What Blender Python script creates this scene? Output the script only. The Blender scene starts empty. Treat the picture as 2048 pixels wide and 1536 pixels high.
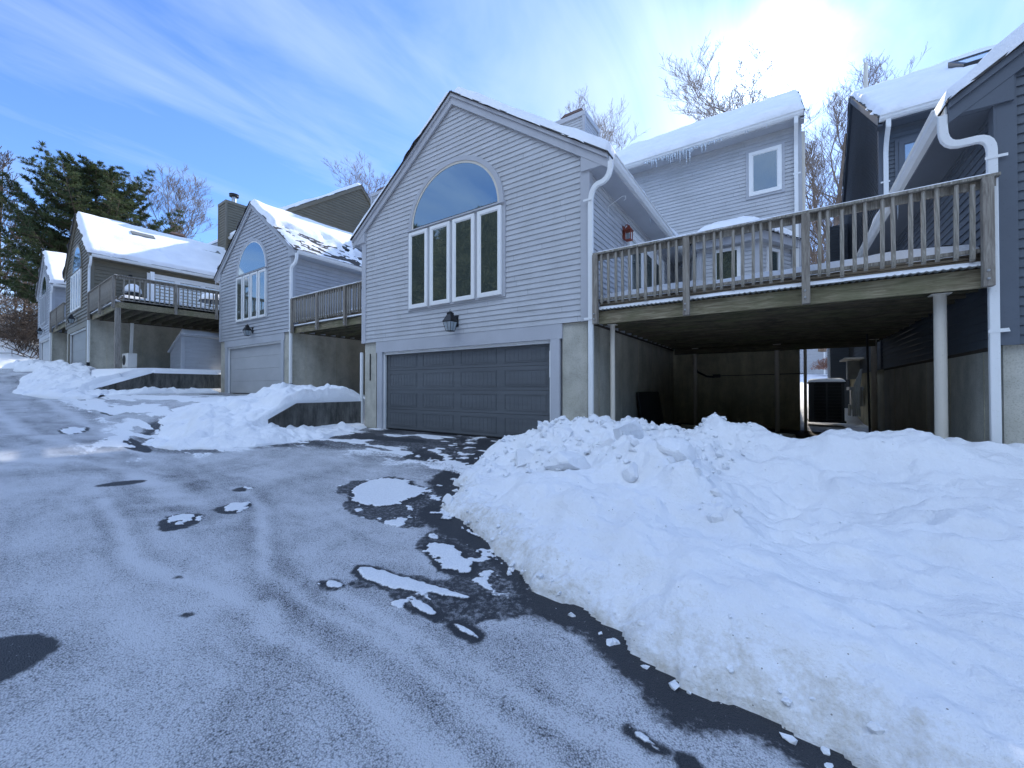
import bpy, bmesh, math, random
import numpy as np
from mathutils import Vector, Matrix
PI = math.pi
scene = bpy.context.scene
COL = scene.collection
rnd = random.Random(7)

# ------------------------------------------------------------------ noise
_T = np.random.RandomState(11).rand(256, 256)
def vn(x, y, s=0):
    x = np.asarray(x, float) + 17.3*s; y = np.asarray(y, float) + 9.1*s
    xi = np.floor(x).astype(int); yi = np.floor(y).astype(int)
    fx = x-xi; fy = y-yi; fx = fx*fx*(3-2*fx); fy = fy*fy*(3-2*fy)
    a = _T[xi % 256, yi % 256]; b = _T[(xi+1) % 256, yi % 256]
    c = _T[xi % 256, (yi+1) % 256]; d = _T[(xi+1) % 256, (yi+1) % 256]
    return (a*(1-fx)+b*fx)*(1-fy)+(c*(1-fx)+d*fx)*fy
def fbm(x, y, s=0, o=4):
    t = 0; a = .5; x = np.asarray(x, float); y = np.asarray(y, float)
    for i in range(o):
        t = t+a*(vn(x, y, s+i)-.5)*2; x = x*2.03+1.7; y = y*2.03+.3; a *= .5
    return t
def worley(x, y, s=0):
    x = np.asarray(x, float); y = np.asarray(y, float)
    xi = np.floor(x).astype(int); yi = np.floor(y).astype(int); d = np.full(x.shape, 9.)
    for i in (-1, 0, 1):
        for j in (-1, 0, 1):
            cx = xi+i; cy = yi+j
            px = cx+_T[(cx+31*s) % 256, cy % 256]; py = cy+_T[(cy+77+s) % 256, (cx+13) % 256]
            d = np.minimum(d, np.hypot(px-x, py-y))
    return d
def sstep(a, b, x):
    t = np.clip((np.asarray(x, float)-a)/(b-a), 0, 1); return t*t*(3-2*t)
def polyd(x, y, poly):
    """signed distance, positive inside"""
    x = np.asarray(x, float); y = np.asarray(y, float)
    d = np.full(x.shape, 1e9); ins = np.zeros(x.shape, bool); n = len(poly)
    for i in range(n):
        ax, ay = poly[i]; bx, by = poly[(i+1) % n]
        ex, ey = bx-ax, by-ay; L = ex*ex+ey*ey+1e-12
        t = np.clip(((x-ax)*ex+(y-ay)*ey)/L, 0, 1)
        d = np.minimum(d, np.hypot(x-ax-t*ex, y-ay-t*ey))
        if ay != by:
            c = ((ay > y) != (by > y)) & (x < (bx-ax)*(y-ay)/(by-ay)+ax); ins ^= c
    return np.where(ins, d, -d)

# ------------------------------------------------------------------ mesh helpers
class MB:
    def __init__(s): s.v = []; s.f = []
    def box(s, x0, x1, y0, y1, z0, z1):
        s.hexa([(x0,y0,z0),(x1,y0,z0),(x1,y1,z0),(x0,y1,z0),(x0,y0,z1),(x1,y0,z1),(x1,y1,z1),(x0,y1,z1)]); return s
    def hexa(s, p):
        b = len(s.v); s.v += [tuple(q) for q in p]
        s.f += [tuple(b+i for i in f) for f in ((0,3,2,1),(4,5,6,7),(0,1,5,4),(1,2,6,5),(2,3,7,6),(3,0,4,7))]; return s
    def face(s, pts):
        b = len(s.v); s.v += [tuple(q) for q in pts]; s.f.append(tuple(range(b, b+len(pts)))); return s
    def prism(s, poly, fn, a, b):
        """poly 2D, fn(p,q,t)->xyz extruded t=a..b"""
        n = len(poly); k = len(s.v)
        s.v += [fn(p, q, a) for p, q in poly]+[fn(p, q, b) for p, q in poly]
        s.f.append(tuple(k+i for i in range(n))[::-1]); s.f.append(tuple(k+n+i for i in range(n)))
        for i in range(n):
            j = (i+1) % n; s.f.append((k+i, k+j, k+n+j, k+n+i))
        return s
    def tube(s, path, rads, n=8, cap=True):
        if not hasattr(rads, '__len__'): rads = [rads]*len(path)
        P = [Vector(p) for p in path]; k = len(s.v); up = None
        for i, p in enumerate(P):
            t = (P[min(i+1, len(P)-1)]-P[max(i-1, 0)]).normalized()
            if up is None:
                up = Vector((0, 0, 1)) if abs(t.z) < .9 else Vector((1, 0, 0))
            a = t.cross(up).normalized(); b = a.cross(t).normalized(); up = b
            for j in range(n):
                w = 2*PI*j/n; q = p+(a*math.cos(w)+b*math.sin(w))*rads[i]; s.v.append(tuple(q))
        for i in range(len(P)-1):
            for j in range(n):
                m = (j+1) % n; s.f.append((k+i*n+j, k+i*n+m, k+(i+1)*n+m, k+(i+1)*n+j))
        if cap:
            s.f.append(tuple(k+j for j in range(n))[::-1]); s.f.append(tuple(k+(len(P)-1)*n+j for j in range(n)))
        return s
    def rect_tube(s, path, w, d, wd=Vector((1, 0, 0))):
        """rectangular section swept along path in planes containing wd as width direction"""
        P = [Vector(p) for p in path]; k = len(s.v)
        for i, p in enumerate(P):
            t = (P[min(i+1, len(P)-1)]-P[max(i-1, 0)]).normalized()
            a = wd-t*wd.dot(t)
            if a.length < .2: a = Vector((0, 0, 1))-t*t.z
            a.normalize(); b = t.cross(a).normalized()
            for sx, sy in ((-1, -1), (1, -1), (1, 1), (-1, 1)): s.v.append(tuple(p+a*sx*w/2+b*sy*d/2))
        for i in range(len(P)-1):
            for j in range(4):
                m = (j+1) % 4; s.f.append((k+i*4+j, k+i*4+m, k+(i+1)*4+m, k+(i+1)*4+j))
        s.f.append((k+3, k+2, k+1, k)); e = k+(len(P)-1)*4; s.f.append((e, e+1, e+2, e+3)); return s
    def build(s, name, mat, parent=None, smooth=False, mir=1, bevel=0, fix=True):
        me = bpy.data.meshes.new(name)
        me.from_pydata([(x*mir, y, z) for x, y, z in s.v], [], s.f); me.update()
        if fix and len(s.f) < 60000:
            bm = bmesh.new(); bm.from_mesh(me)
            bmesh.ops.recalc_face_normals(bm, faces=bm.faces)
            bm.to_mesh(me); bm.free()
        if smooth: me.polygons.foreach_set('use_smooth', [True]*len(me.polygons))
        me.materials.append(mat)
        o = bpy.data.objects.new(name, me); COL.objects.link(o); o.parent = parent
        if bevel:
            m = o.modifiers.new('b', 'BEVEL'); m.width = bevel; m.segments = 2; m.limit_method = 'ANGLE'
        return o
def grid_obj(name, X, Y, Z, mat, parent=None, attrs=None, smooth=True, mask=None):
    """X,Y,Z 2D arrays"""
    n, m = X.shape; V = np.stack([X, Y, Z], -1).reshape(-1, 3)
    idx = np.arange(n*m).reshape(n, m)
    F = np.stack([idx[:-1, :-1], idx[1:, :-1], idx[1:, 1:], idx[:-1, 1:]], -1).reshape(-1, 4)
    if mask is not None:
        k = mask.reshape(-1); F = F[k[F].any(1)]
        used = np.zeros(n*m, bool); used[F.reshape(-1)] = True
        re = np.cumsum(used)-1; V = V[used]; F = re[F]
        if attrs: attrs = {a: b.reshape(-1)[used] for a, b in attrs.items()}
    me = bpy.data.meshes.new(name)
    me.vertices.add(len(V)); me.vertices.foreach_set('co', V.reshape(-1).astype(np.float32))
    me.loops.add(len(F)*4); me.loops.foreach_set('vertex_index', F.reshape(-1).astype(np.int32))
    me.polygons.add(len(F)); me.polygons.foreach_set('loop_start', np.arange(0, len(F)*4, 4, dtype=np.int32))
    me.polygons.foreach_set('loop_total', np.full(len(F), 4, dtype=np.int32))
    me.update(calc_edges=True); me.validate()
    if smooth: me.polygons.foreach_set('use_smooth', [True]*len(me.polygons))
    for a, b in (attrs or {}).items():
        at = me.attributes.new(a, 'FLOAT', 'POINT'); at.data.foreach_set('value', b.reshape(-1).astype(np.float32))
    me.materials.append(mat)
    o = bpy.data.objects.new(name, me); COL.objects.link(o); o.parent = parent
    return o
def empty(name, loc=(0, 0, 0), rz=0, label=None, cat=None, group=None):
    o = bpy.data.objects.new(name, None); COL.objects.link(o); o.location = loc; o.rotation_euler = (0, 0, rz)
    o.empty_display_size = .1
    return tag(o, label, cat, group)
def tag(o, label=None, cat=None, group=None, kind=None):
    if label: o['label'] = label
    if cat: o['category'] = cat
    if group: o['group'] = group
    if kind: o['kind'] = kind
    return o

# ------------------------------------------------------------------ materials
class NT:
    def __init__(s, name):
        s.m = bpy.data.materials.new(name); s.m.use_nodes = True; s.t = s.m.node_tree; s.t.nodes.clear()
        s.out = s.n('ShaderNodeOutputMaterial'); s.b = s.n('ShaderNodeBsdfPrincipled'); s.l(s.b, 0, s.out, 0)
    def n(s, ty, **k):
        nd = s.t.nodes.new(ty)
        for a, b in k.items(): setattr(nd, a, b)
        return nd
    def l(s, a, i, b, j): s.t.links.new(a.outputs[i], b.inputs[j])
    def co(s, kind='Object', sc=(1, 1, 1)):
        c = s.n('ShaderNodeTexCoord'); mp = s.n('ShaderNodeMapping'); mp.inputs['Scale'].default_value = sc
        s.l(c, kind, mp, 0); return mp
    def noise(s, mp, scale, det=4, rough=.5, dist=0):
        q = s.n('ShaderNodeTexNoise'); q.inputs['Scale'].default_value = scale; q.inputs['Detail'].default_value = det
        q.inputs['Roughness'].default_value = rough; q.inputs['Distortion'].default_value = dist
        if mp: s.l(mp, 0, q, 'Vector')
        return q
    def ramp(s, src, stops, out=0):
        r = s.n('ShaderNodeValToRGB'); s.l(src, out, r, 0); e = r.color_ramp.elements
        while len(e) > 1: e.remove(e[0])
        e[0].position = stops[0][0]; e[0].color = c4(stops[0][1])
        for p, c in stops[1:]:
            k = e.new(p); k.color = c4(c)
        return r
    def mix(s, fac, a, b, mode='MIX'):
        m = s.n('ShaderNodeMix', data_type='RGBA', blend_type=mode)
        for val, i in ((fac, 0), (a, 6), (b, 7)):
            if isinstance(val, tuple) and hasattr(val[0], 'outputs'): s.l(val[0], val[1], m, i)
            elif hasattr(val, 'outputs'): s.l(val, 0, m, i)
            else: m.inputs[i].default_value = c4(val) if i else val
        return (m, 2)
    def math(s, op, a, b=None, c=None, clamp=False):
        m = s.n('ShaderNodeMath', operation=op); m.use_clamp = clamp
        for i, v in enumerate((a, b, c)):
            if v is None: continue
            if isinstance(v, tuple): s.l(v[0], v[1], m, i)
            elif hasattr(v, 'outputs'): s.l(v, 0, m, i)
            else: m.inputs[i].default_value = v
        return m
    def set(s, nm, v):
        if isinstance(v, tuple) and hasattr(v[0], 'outputs'): s.l(v[0], v[1], s.b, nm)
        elif hasattr(v, 'outputs'): s.l(v, 0, s.b, nm)
        elif isinstance(v, tuple): s.b.inputs[nm].default_value = c4(v)
        else: s.b.inputs[nm].default_value = v
    def bump(s, src, dist, strength=1, out=0):
        b = s.n('ShaderNodeBump'); b.inputs['Distance'].default_value = dist; b.inputs['Strength'].default_value = strength
        s.l(src, out, b, 'Height'); s.l(b, 0, s.b, 'Normal'); return b
def c4(c):
    if isinstance(c, (int, float)): return (c, c, c, 1)
    return tuple(c)[:3]+(1,)
def sc3(c, k): return tuple(min(1, x*k) for x in c)

def m_paint(name, c, rough=.55, var=.1, streak=(1.2, 1.2, 9), grain=0.0015, board=False):
    t = NT(name); mp = t.co('Object', streak); a = t.noise(mp, 1.1, 5, .6)
    r = t.ramp(a, [(.3, sc3(c, 1-var)), (.7, sc3(c, 1+var*.7))])
    mp2 = t.co('Object', (1, 1, 1)); d = t.noise(mp2, 38, 3, .7)
    rr = t.ramp(d, [(.60, (1, 1, 1)), (.74, (.86, .86, .84))])
    cc_ = t.mix(1., (r, 0), (rr, 0), 'MULTIPLY')
    if board:
        sp = t.n('ShaderNodeSeparateXYZ'); t.l(mp2, 0, sp, 0)
        row = t.math('FLOOR', t.math('DIVIDE', t.math('SUBTRACT', (sp, 2), 2.239), .104))
        ro = t.n('ShaderNodeTexWhiteNoise', noise_dimensions='1D'); t.l(row, 0, ro, 'W')
        u_ = t.math('ADD', t.math('DIVIDE', t.math('ADD', (sp, 0), (sp, 1)), 2.7), t.math('MULTIPLY', (ro, 0), 7.))
        seg = t.math('FLOOR', u_); cb_ = t.n('ShaderNodeCombineXYZ'); t.l(row, 0, cb_, 0); t.l(seg, 0, cb_, 1)
        wn2 = t.n('ShaderNodeTexWhiteNoise', noise_dimensions='2D'); t.l(cb_, 0, wn2, 'Vector')
        k1 = t.ramp(wn2, [(0, (.955, .955, .955)), (1, (1.02, 1.02, 1.02))]); cc_ = t.mix(1., cc_, (k1, 0), 'MULTIPLY')
        jt = t.math('LESS_THAN', t.math('FRACT', u_), .0022); cc_ = t.mix(t.math('MULTIPLY', jt, .6), cc_, (.08, .08, .09))
        gr = t.ramp(t.noise(t.co('Object', (1.5, 1.5, .5)), 1.3, 6, .7), [(.38, (.86, .86, .84)), (.55, (1, 1, 1))]); cc_ = t.mix(.45, cc_, (gr, 0), 'MULTIPLY')
    t.set('Base Color', cc_); t.set('Roughness', rough); t.b.inputs['Specular IOR Level'].default_value = .3
    if grain: t.bump(d, grain, .5)
    return t.m
def m_snow(name, dirt=True, bscale=1.):
    t = NT(name); mp = t.co('Object'); a = t.noise(mp, 14, 6, .65); b = t.noise(mp, 1.3, 3, .5)
    base = t.ramp(b, [(.3, (.76, .775, .80)), (.7, (.84, .85, .865))])
    col = (base, 0)
    if dirt:
        at = t.n('ShaderNodeAttribute', attribute_name='dirt')
        n1 = t.noise(mp, 7.5, 6, .75); n2 = t.noise(mp, 38, 3, .6)
        s = t.math('ADD', t.math('MULTIPLY', (n1, 0), 1.0), t.math('MULTIPLY', (n2, 0), .35))
        s2 = t.math('ADD', s, t.math('MULTIPLY', (at, 'Fac'), .42))
        f = t.math('MULTIPLY', t.math('SUBTRACT', s2, .98), 3.0, clamp=True)
        f2 = t.math('MULTIPLY', f, .62)
        col = t.mix(f2, col, (.42, .36, .25))
        # small dark grit
        v = t.n('ShaderNodeTexVoronoi'); v.inputs['Scale'].default_value = 14; t.l(mp, 0, v, 'Vector')
        g = t.math('LESS_THAN', (v, 0), .055)
        g2 = t.math('MULTIPLY', g, t.math('GREATER_THAN', t.math('ADD', (n1, 0), t.math('MULTIPLY', (at, 'Fac'), .2)), .56))
        col = t.mix(t.math('MULTIPLY', g2, .75), col, (.12, .10, .07))
    t.set('Base Color', col); t.set('Roughness', .75); t.b.inputs['Specular IOR Level'].default_value = .25
    t.b.inputs['Subsurface Weight'].default_value = .0
    h = t.math('ADD', t.math('MULTIPLY', (a, 0), 1.), t.math('MULTIPLY', (t.noise(mp, 70, 3, .7), 0), .25))
    t.bump(h, .032*bscale, .9); return t.m
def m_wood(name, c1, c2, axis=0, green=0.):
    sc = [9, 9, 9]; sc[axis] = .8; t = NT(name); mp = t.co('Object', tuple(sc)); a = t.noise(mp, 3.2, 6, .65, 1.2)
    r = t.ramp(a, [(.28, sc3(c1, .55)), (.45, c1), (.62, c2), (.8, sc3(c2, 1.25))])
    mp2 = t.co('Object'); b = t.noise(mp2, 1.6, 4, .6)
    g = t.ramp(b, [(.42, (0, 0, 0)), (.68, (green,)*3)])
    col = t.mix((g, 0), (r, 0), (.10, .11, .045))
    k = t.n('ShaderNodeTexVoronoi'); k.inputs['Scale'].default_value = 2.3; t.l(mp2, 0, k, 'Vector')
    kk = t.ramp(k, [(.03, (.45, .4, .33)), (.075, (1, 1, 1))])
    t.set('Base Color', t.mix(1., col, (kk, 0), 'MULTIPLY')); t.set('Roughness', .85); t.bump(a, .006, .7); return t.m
def m_concrete(name, c, seams=True, dark=0.):
    t = NT(name); mp = t.co('Object'); a = t.noise(mp, 2.2, 7, .65); st = t.noise(t.co('Object', (1.4, 1.4, .35)), 1.6, 5, .6)
    r = t.ramp(a, [(.25, sc3(c, .72)), (.5, c), (.78, sc3(c, 1.22))])
    s = t.ramp(st, [(.35, (.66, .65, .6)), (.62, (1, 1, 1))])
    col = t.mix(.6, (r, 0), (s, 0), 'MULTIPLY')
    f = t.noise(mp, 60, 3, .7); ff = t.ramp(f, [(.36, (.62, .62, .6)), (.5, (1, 1, 1))])
    col = t.mix(.6, col, (ff, 0), 'MULTIPLY')
    if dark:
        d = t.ramp(t.noise(t.co('Object', (2.5, 2.5, .6)), 2.0, 6, .7), [(.38, (.12, .12, .12)), (.66, (1, 1, 1))])
        col = t.mix(dark, col, (d, 0), 'MULTIPLY')
    t.set('Base Color', col); t.set('Roughness', .9); t.bump(f, .004, .6); return t.m
def m_plain(name, c, rough=.5, metal=0., spec=.5):
    t = NT(name); mp = t.co('Object'); a = t.noise(mp, 6, 4, .6)
    t.set('Base Color', (t.ramp(a, [(.3, sc3(c, .85)), (.7, sc3(c, 1.12))]), 0)); t.set('Roughness', rough); t.set('Metallic', metal)
    t.b.inputs['Specular IOR Level'].default_value = spec; return t.m
def m_glass(name, c=(.02, .025, .03), refl=.42, tint=(.62, .76, .92)):
    t = NT(name); t.set('Base Color', c); t.set('Roughness', .08)
    g = t.n('ShaderNodeBsdfGlossy'); g.inputs['Color'].default_value = c4(tint); g.inputs['Roughness'].default_value = .015
    mp = t.co('Object'); w = t.noise(mp, .8, 2, .4); bp = t.n('ShaderNodeBump'); bp.inputs['Distance'].default_value = .012; bp.inputs['Strength'].default_value = .35
    t.l(w, 0, bp, 'Height'); t.l(bp, 0, g, 'Normal')
    mx = t.n('ShaderNodeMixShader'); mx.inputs[0].default_value = refl
    t.l(t.b, 0, mx, 1); t.l(g, 0, mx, 2); t.l(mx, 0, t.out, 0); return t.m

M = {}
M['white'] = m_paint('white_metal_paint', (.74, .75, .74), .4, .06, (3, 3, 1.), 0)
M['offwhite'] = m_paint('cream_pipe_paint', (.62, .58, .50), .5, .08, (3, 3, .7), 0)
M['vinyl'] = m_paint('white_vinyl', (.80, .80, .78), .35, .03, (1, 1, 1), 0)
M['conc'] = m_concrete('foundation_concrete', (.50, .485, .42))
M['conc_dark'] = m_concrete('stained_concrete', (.16, .155, .14), dark=.8)
M['conc_moss'] = m_concrete('shaded_concrete', (.62, .58, .43), dark=.25)
M['snow'] = m_snow('snow'); M['snow_clean'] = m_snow('clean_snow', False, .6)
M['shingle'] = None
def _shingle():
    t = NT('asphalt_shingle'); mp = t.co('Object'); a = t.noise(mp, 9, 5, .7)
    w = t.n('ShaderNodeTexWave', wave_type='BANDS', bands_direction='Y'); w.inputs['Scale'].default_value = 3.2; w.inputs['Distortion'].default_value = .6
    t.l(mp, 0, w, 'Vector'); t.set('Base Color', (t.ramp(a, [(.3, (.02, .02, .022)), (.7, (.075, .072, .07))]), 0))
    t.set('Roughness', .95); t.bump(w, .02, .6); M['shingle'] = t.m
_shingle()
M['wood'] = m_wood('weathered_deck_wood', (.20, .18, .15), (.34, .315, .27), 2, .15)
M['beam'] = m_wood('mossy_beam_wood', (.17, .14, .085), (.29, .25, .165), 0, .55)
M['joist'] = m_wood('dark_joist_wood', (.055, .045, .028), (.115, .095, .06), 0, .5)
M['post'] = m_wood('post_wood', (.20, .175, .145), (.30, .275, .235), 2, .05)
M['band'] = m_wood('band_wood', (.17, .14, .10), (.28, .235, .17), 0, .05)
M['glass'] = m_glass('window_glass', (.06, .075, .066), refl=.26, tint=(.80, .86, .84))
M['glass_arch'] = m_glass('arch_window_glass', refl=.42, tint=(.54, .70, .76))
M['glass_pale'] = m_glass('curtained_glass', (.24, .32, .38), .25)
M['black'] = m_plain('black_metal', (.012, .013, .015), .45, .3)
M['frost'] = m_plain('frosted_lantern_glass', (.32, .37, .40), .25)
M['rust'] = m_plain('rust_red_metal', (.27, .06, .035), .7)
M['galv'] = m_plain('galvanised_metal', (.45, .47, .48), .4, .6)
M['dirt'] = m_plain('bare_dirt', (.08, .066, .05), .95)
M['ac'] = m_plain('dark_grey_enamel', (.02, .023, .025), .5)
M['acfin'] = m_plain('condenser_slat_metal', (.05, .055, .058), .5)
M['util'] = m_plain('meter_box_grey', (.30, .31, .30), .5)
M['ice'] = NT('icicle_ice').m
_n = M['ice'].node_tree.nodes['Principled BSDF'] if 'Principled BSDF' in M['ice'].node_tree.nodes else [q for q in M['ice'].node_tree.nodes if q.type == 'BSDF_PRINCIPLED'][0]
_n.inputs['Base Color'].default_value = (.8, .88, .95, 1); _n.inputs['Roughness'].default_value = .1; _n.inputs['Transmission Weight'].default_value = .5; _n.inputs['IOR'].default_value = 1.31
M['brick'] = m_plain('rust_brick_cap', (.13, .08, .065), .9)
M['pvc'] = m_plain('grey_corrugated_sheet', (.16, .17, .16), .6)
M['bark'] = m_plain('grey_bark', (.16, .125, .10), .9)
M['bark_brown'] = m_plain('brown_bark', (.10, .07, .05), .9)
M['bark_pale'] = m_plain('pale_bark', (.26, .22, .19), .9)
def m_needle(name, a, b):
    t = NT(name); mp = t.co('Object'); n = t.noise(mp, .55, 4, .7)
    t.set('Base Color', (t.ramp(n, [(.3, a), (.7, b)]), 0)); t.set('Roughness', .6); t.b.inputs['Specular IOR Level'].default_value = .2
    tr = t.n('ShaderNodeBsdfTranslucent'); tr.inputs[0].default_value = c4(sc3(b, 1.6)); mx = t.n('ShaderNodeMixShader'); mx.inputs[0].default_value = .22
    t.l(t.b, 0, mx, 1); t.l(tr, 0, mx, 2); t.l(mx, 0, t.out, 0); return t.m
M['needle'] = m_needle('pine_needles', (.022, .040, .022), (.075, .095, .038))
M['needle2'] = m_needle('dark_needles', (.05, .062, .038), (.11, .115, .06))
M['shrub'] = m_plain('dry_shrub_twigs', (.26, .13, .09), .9)

# ------------------------------------------------------------------ ground height
def lerpx(x, pts):
    xs = [p[0] for p in pts]; zs = [p[1] for p in pts]; return np.interp(x, xs, zs)
BX = [(-400, 9.), (-120, 5.), (-60, 2.6), (-38, 2.42), (-33, 2.3), (-28, 2.2), (-27.2, 1.97), (-16.70, 1.93), (-16.60, .95), (-15, .86), (-9, .86), (-6, .80), (-5.38, .78), (-5.34, .06), (1.3, .05), (4, .0), (6, -.12), (13, -.5), (40, -1.6), (300, -3)]
RX = [(-400, 9.), (-120, 5.), (-60, 2.6), (-42, 2.4), (-35, 2.15), (-28, 1.85), (-22, 1.4), (-16, .75), (-10, .28), (-5, -.05), (0, -.28), (4, -.43), (13, -.85), (40, -1.9), (300, -3)]
def ground(x, y):
    x = np.asarray(x, float); y = np.asarray(y, float)
    B = lerpx(x, BX); R = lerpx(x, RX)
    ys = np.interp(x, [-21, -16.9, -9, -5.4, -5.3, 2], [2.5, 1.5, 1.4, 1.6, .1, .1])
    ye = np.interp(x, [-21, -17, -9, -5.4, -5.3, 2], [6.5, 4.2, 4.6, 3.6, 4.4, 4.4])
    t = np.clip((-y-ys)/(ye-ys), 0, 1); t = t*t*(3-2*t)
    z = B*(1-t)+R*t
    B2 = np.interp(x, [-400, -120, -60, -38, -27, -17, -8, 1.3, 6, 13, 40], [9, 5, 2.6, 2.4, 2, 1.9, .8, .1, 0, -.2, -1])
    k = sstep(6.6, 9, y); z = z*(1-k)+(B2+.0)*k
    z = z+np.clip(y-10, 0, 18)*.115+np.clip(y-28, 0, 200)*.03
    z = z+2.9*sstep(-38.2, -52, x)*sstep(-9.5, -3.5, y)
    return z

# ------------------------------------------------------------------ camera
cam = bpy.data.cameras.new('camera'); co = bpy.data.objects.new('camera', cam); COL.objects.link(co); scene.camera = co
FPX = 808.; cam.sensor_width = 36; cam.lens = FPX/2048*36; cam.clip_end = 3000; cam.clip_start = .05
co.location = (4.02, -6.66, 1.10)
co.rotation_euler = (math.radians(90)+math.atan(9/FPX), 0, math.radians(34.2))

# ------------------------------------------------------------------ houses
def clip_band(poly, z0, z1):
    def cl(P, z, keep):
        out = []
        for i in range(len(P)):
            a = P[i]; b = P[(i+1) % len(P)]
            ia = keep(a[1], z); ib = keep(b[1], z)
            if ia: out.append(a)
            if ia != ib:
                t = (z-a[1])/(b[1]-a[1]); out.append((a[0]+(b[0]-a[0])*t, z))
        return out
    P = cl(poly, z0, lambda a, z: a >= z-1e-9)
    return cl(P, z1, lambda a, z: a <= z+1e-9) if P else P
CLAP = [.104, .017]
def clap(mb, poly, fn):
    """fn(p, z, out) -> xyz ; out = distance outwards"""
    row, lap = CLAP; z0 = min(p[1] for p in poly); z1 = max(p[1] for p in poly)
    z = z0; n = 0
    while z < z1-1e-4:
        t = min(z+row, z1); P = clip_band(poly, z, t)
        if len(P) >= 3 and max(p[0] for p in P)-min(p[0] for p in P) > .01:
            mb.face([fn(p, q, lap*(1-(q-z)/row)+.004) for p, q in P])
            xs = [p for p, q in P if abs(q-z) < 1e-6]
            if len(xs) >= 2:
                a, b = min(xs), max(xs)
                mb.face([fn(a, z, lap+.004), fn(b, z, lap+.004), fn(b, z, 0), fn(a, z, 0)])
        z = t; n += 1
def snow_sheet(name, parent, P0, E, S, nE, nS, thick, mat=None, cov=None, seed=0, edge=.16, overE=.03, mir=1, drop=.0):
    """snow layer on plane P0 + e*E + s*S (E,S vectors with length), N up"""
    P0, E, S = Vector(P0), Vector(E), Vector(S); N = E.cross(S).normalized()
    if N.z < 0: N = -N
    LE, LS = E.length, S.length
    e = np.linspace(0, 1, nE); s = np.linspace(0, 1, nS); ee, ss = np.meshgrid(e, s, indexing='ij')
    dx = np.minimum(ee, 1-ee)*LE; dy = np.minimum(ss, 1-ss)*LS
    wob = 1+.5*fbm(ee*LE*1.7, ss*LS*1.7, seed+3, 3)
    d = np.minimum(dx, dy)/(edge*wob)
    prof = np.sqrt(np.clip(1-(1-np.clip(d, 0, 1))**2, 0, 1))
    t = thick*(1+.75*fbm(ee*LE*.7, ss*LS*.7, seed, 3)+.12*fbm(ee*LE*3, ss*LS*3, seed+5, 3))
    if cov is not None: t = t*cov(ee*LE, ss*LS)-.02*(1-cov(ee*LE, ss*LS))
    t = t*prof+np.where(prof <= 0, -.02, 0)
    jit = (.04 if LS < 1 or LE < 1 else .08)*fbm(ee*LE*2.5, ss*LS*2.5, seed+9, 3)
    eo = ee*LE+np.where(dx < 1e-6, jit*1.2, 0); so = ss*LS+np.where(dy < 1e-6, jit*1.2, 0)
    X = P0.x+E.x/LE*eo+S.x/LS*so+N.x*t; Y = P0.y+E.y/LE*eo+S.y/LS*so+N.y*t; Z = P0.z+E.z/LE*eo+S.z/LS*so+N.z*t
    return grid_obj(name, X*mir, Y, Z, mat or M['snow_clean'], parent)

def window_unit(parent, u0, u1, w0, w1, fm, gm, v=0., fw=.085, mir=1, plane='v', name='window', out=.055, casing=None):
    """plane 'v': in facade (faces -v) ; plane 'u': on the side wall u=v value (faces +u)"""
    def bx(mb, a, b, c, d, o0, o1):
        if plane == 'v': mb.box(a, b, v-o1, v-o0, c, d)
        else: mb.box(v+o0, v+o1, a, b, c, d)
    f = MB()
    bx(f, u0, u1, w0, w0+fw, .0, out); bx(f, u0, u1, w1-fw, w1, .0, out)
    bx(f, u0, u0+fw, w0+fw, w1-fw, .0, out); bx(f, u1-fw, u1, w0+fw, w1-fw, .0, out)
    i = fw; s = .022
    bx(f, u0+i, u1-i, w0+i, w0+i+s, .0, out-.014); bx(f, u0+i, u1-i, w1-i-s, w1-i, .0, out-.014)
    bx(f, u0+i, u0+i+s, w0+i+s, w1-i-s, .0, out-.014); bx(f, u1-i-s, u1-i, w0+i+s, w1-i-s, .0, out-.014)
    win = f.build(name, fm, parent, mir=mir)
    g = MB(); bx(g, u0+fw+s, u1-fw-s, w0+fw+s, w1-fw-s, .004, max(.004, out-.018)); g.build('pane', gm, win, mir=mir)
    if casing:
        c = MB(); k = .07
        bx(c, u0-k, u1+k, w0-k, w0-.002, 0, .036); bx(c, u0-k, u1+k, w1+.002, w1+k, 0, .036)
        bx(c, u0-k, u0-.002, w0-.002, w1+.002, 0, .036); bx(c, u1+.002, u1+k, w0-.002, w1+.002, 0, .036)
        c.build('window_trim', casing, win, mir=mir)
    return win

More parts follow.
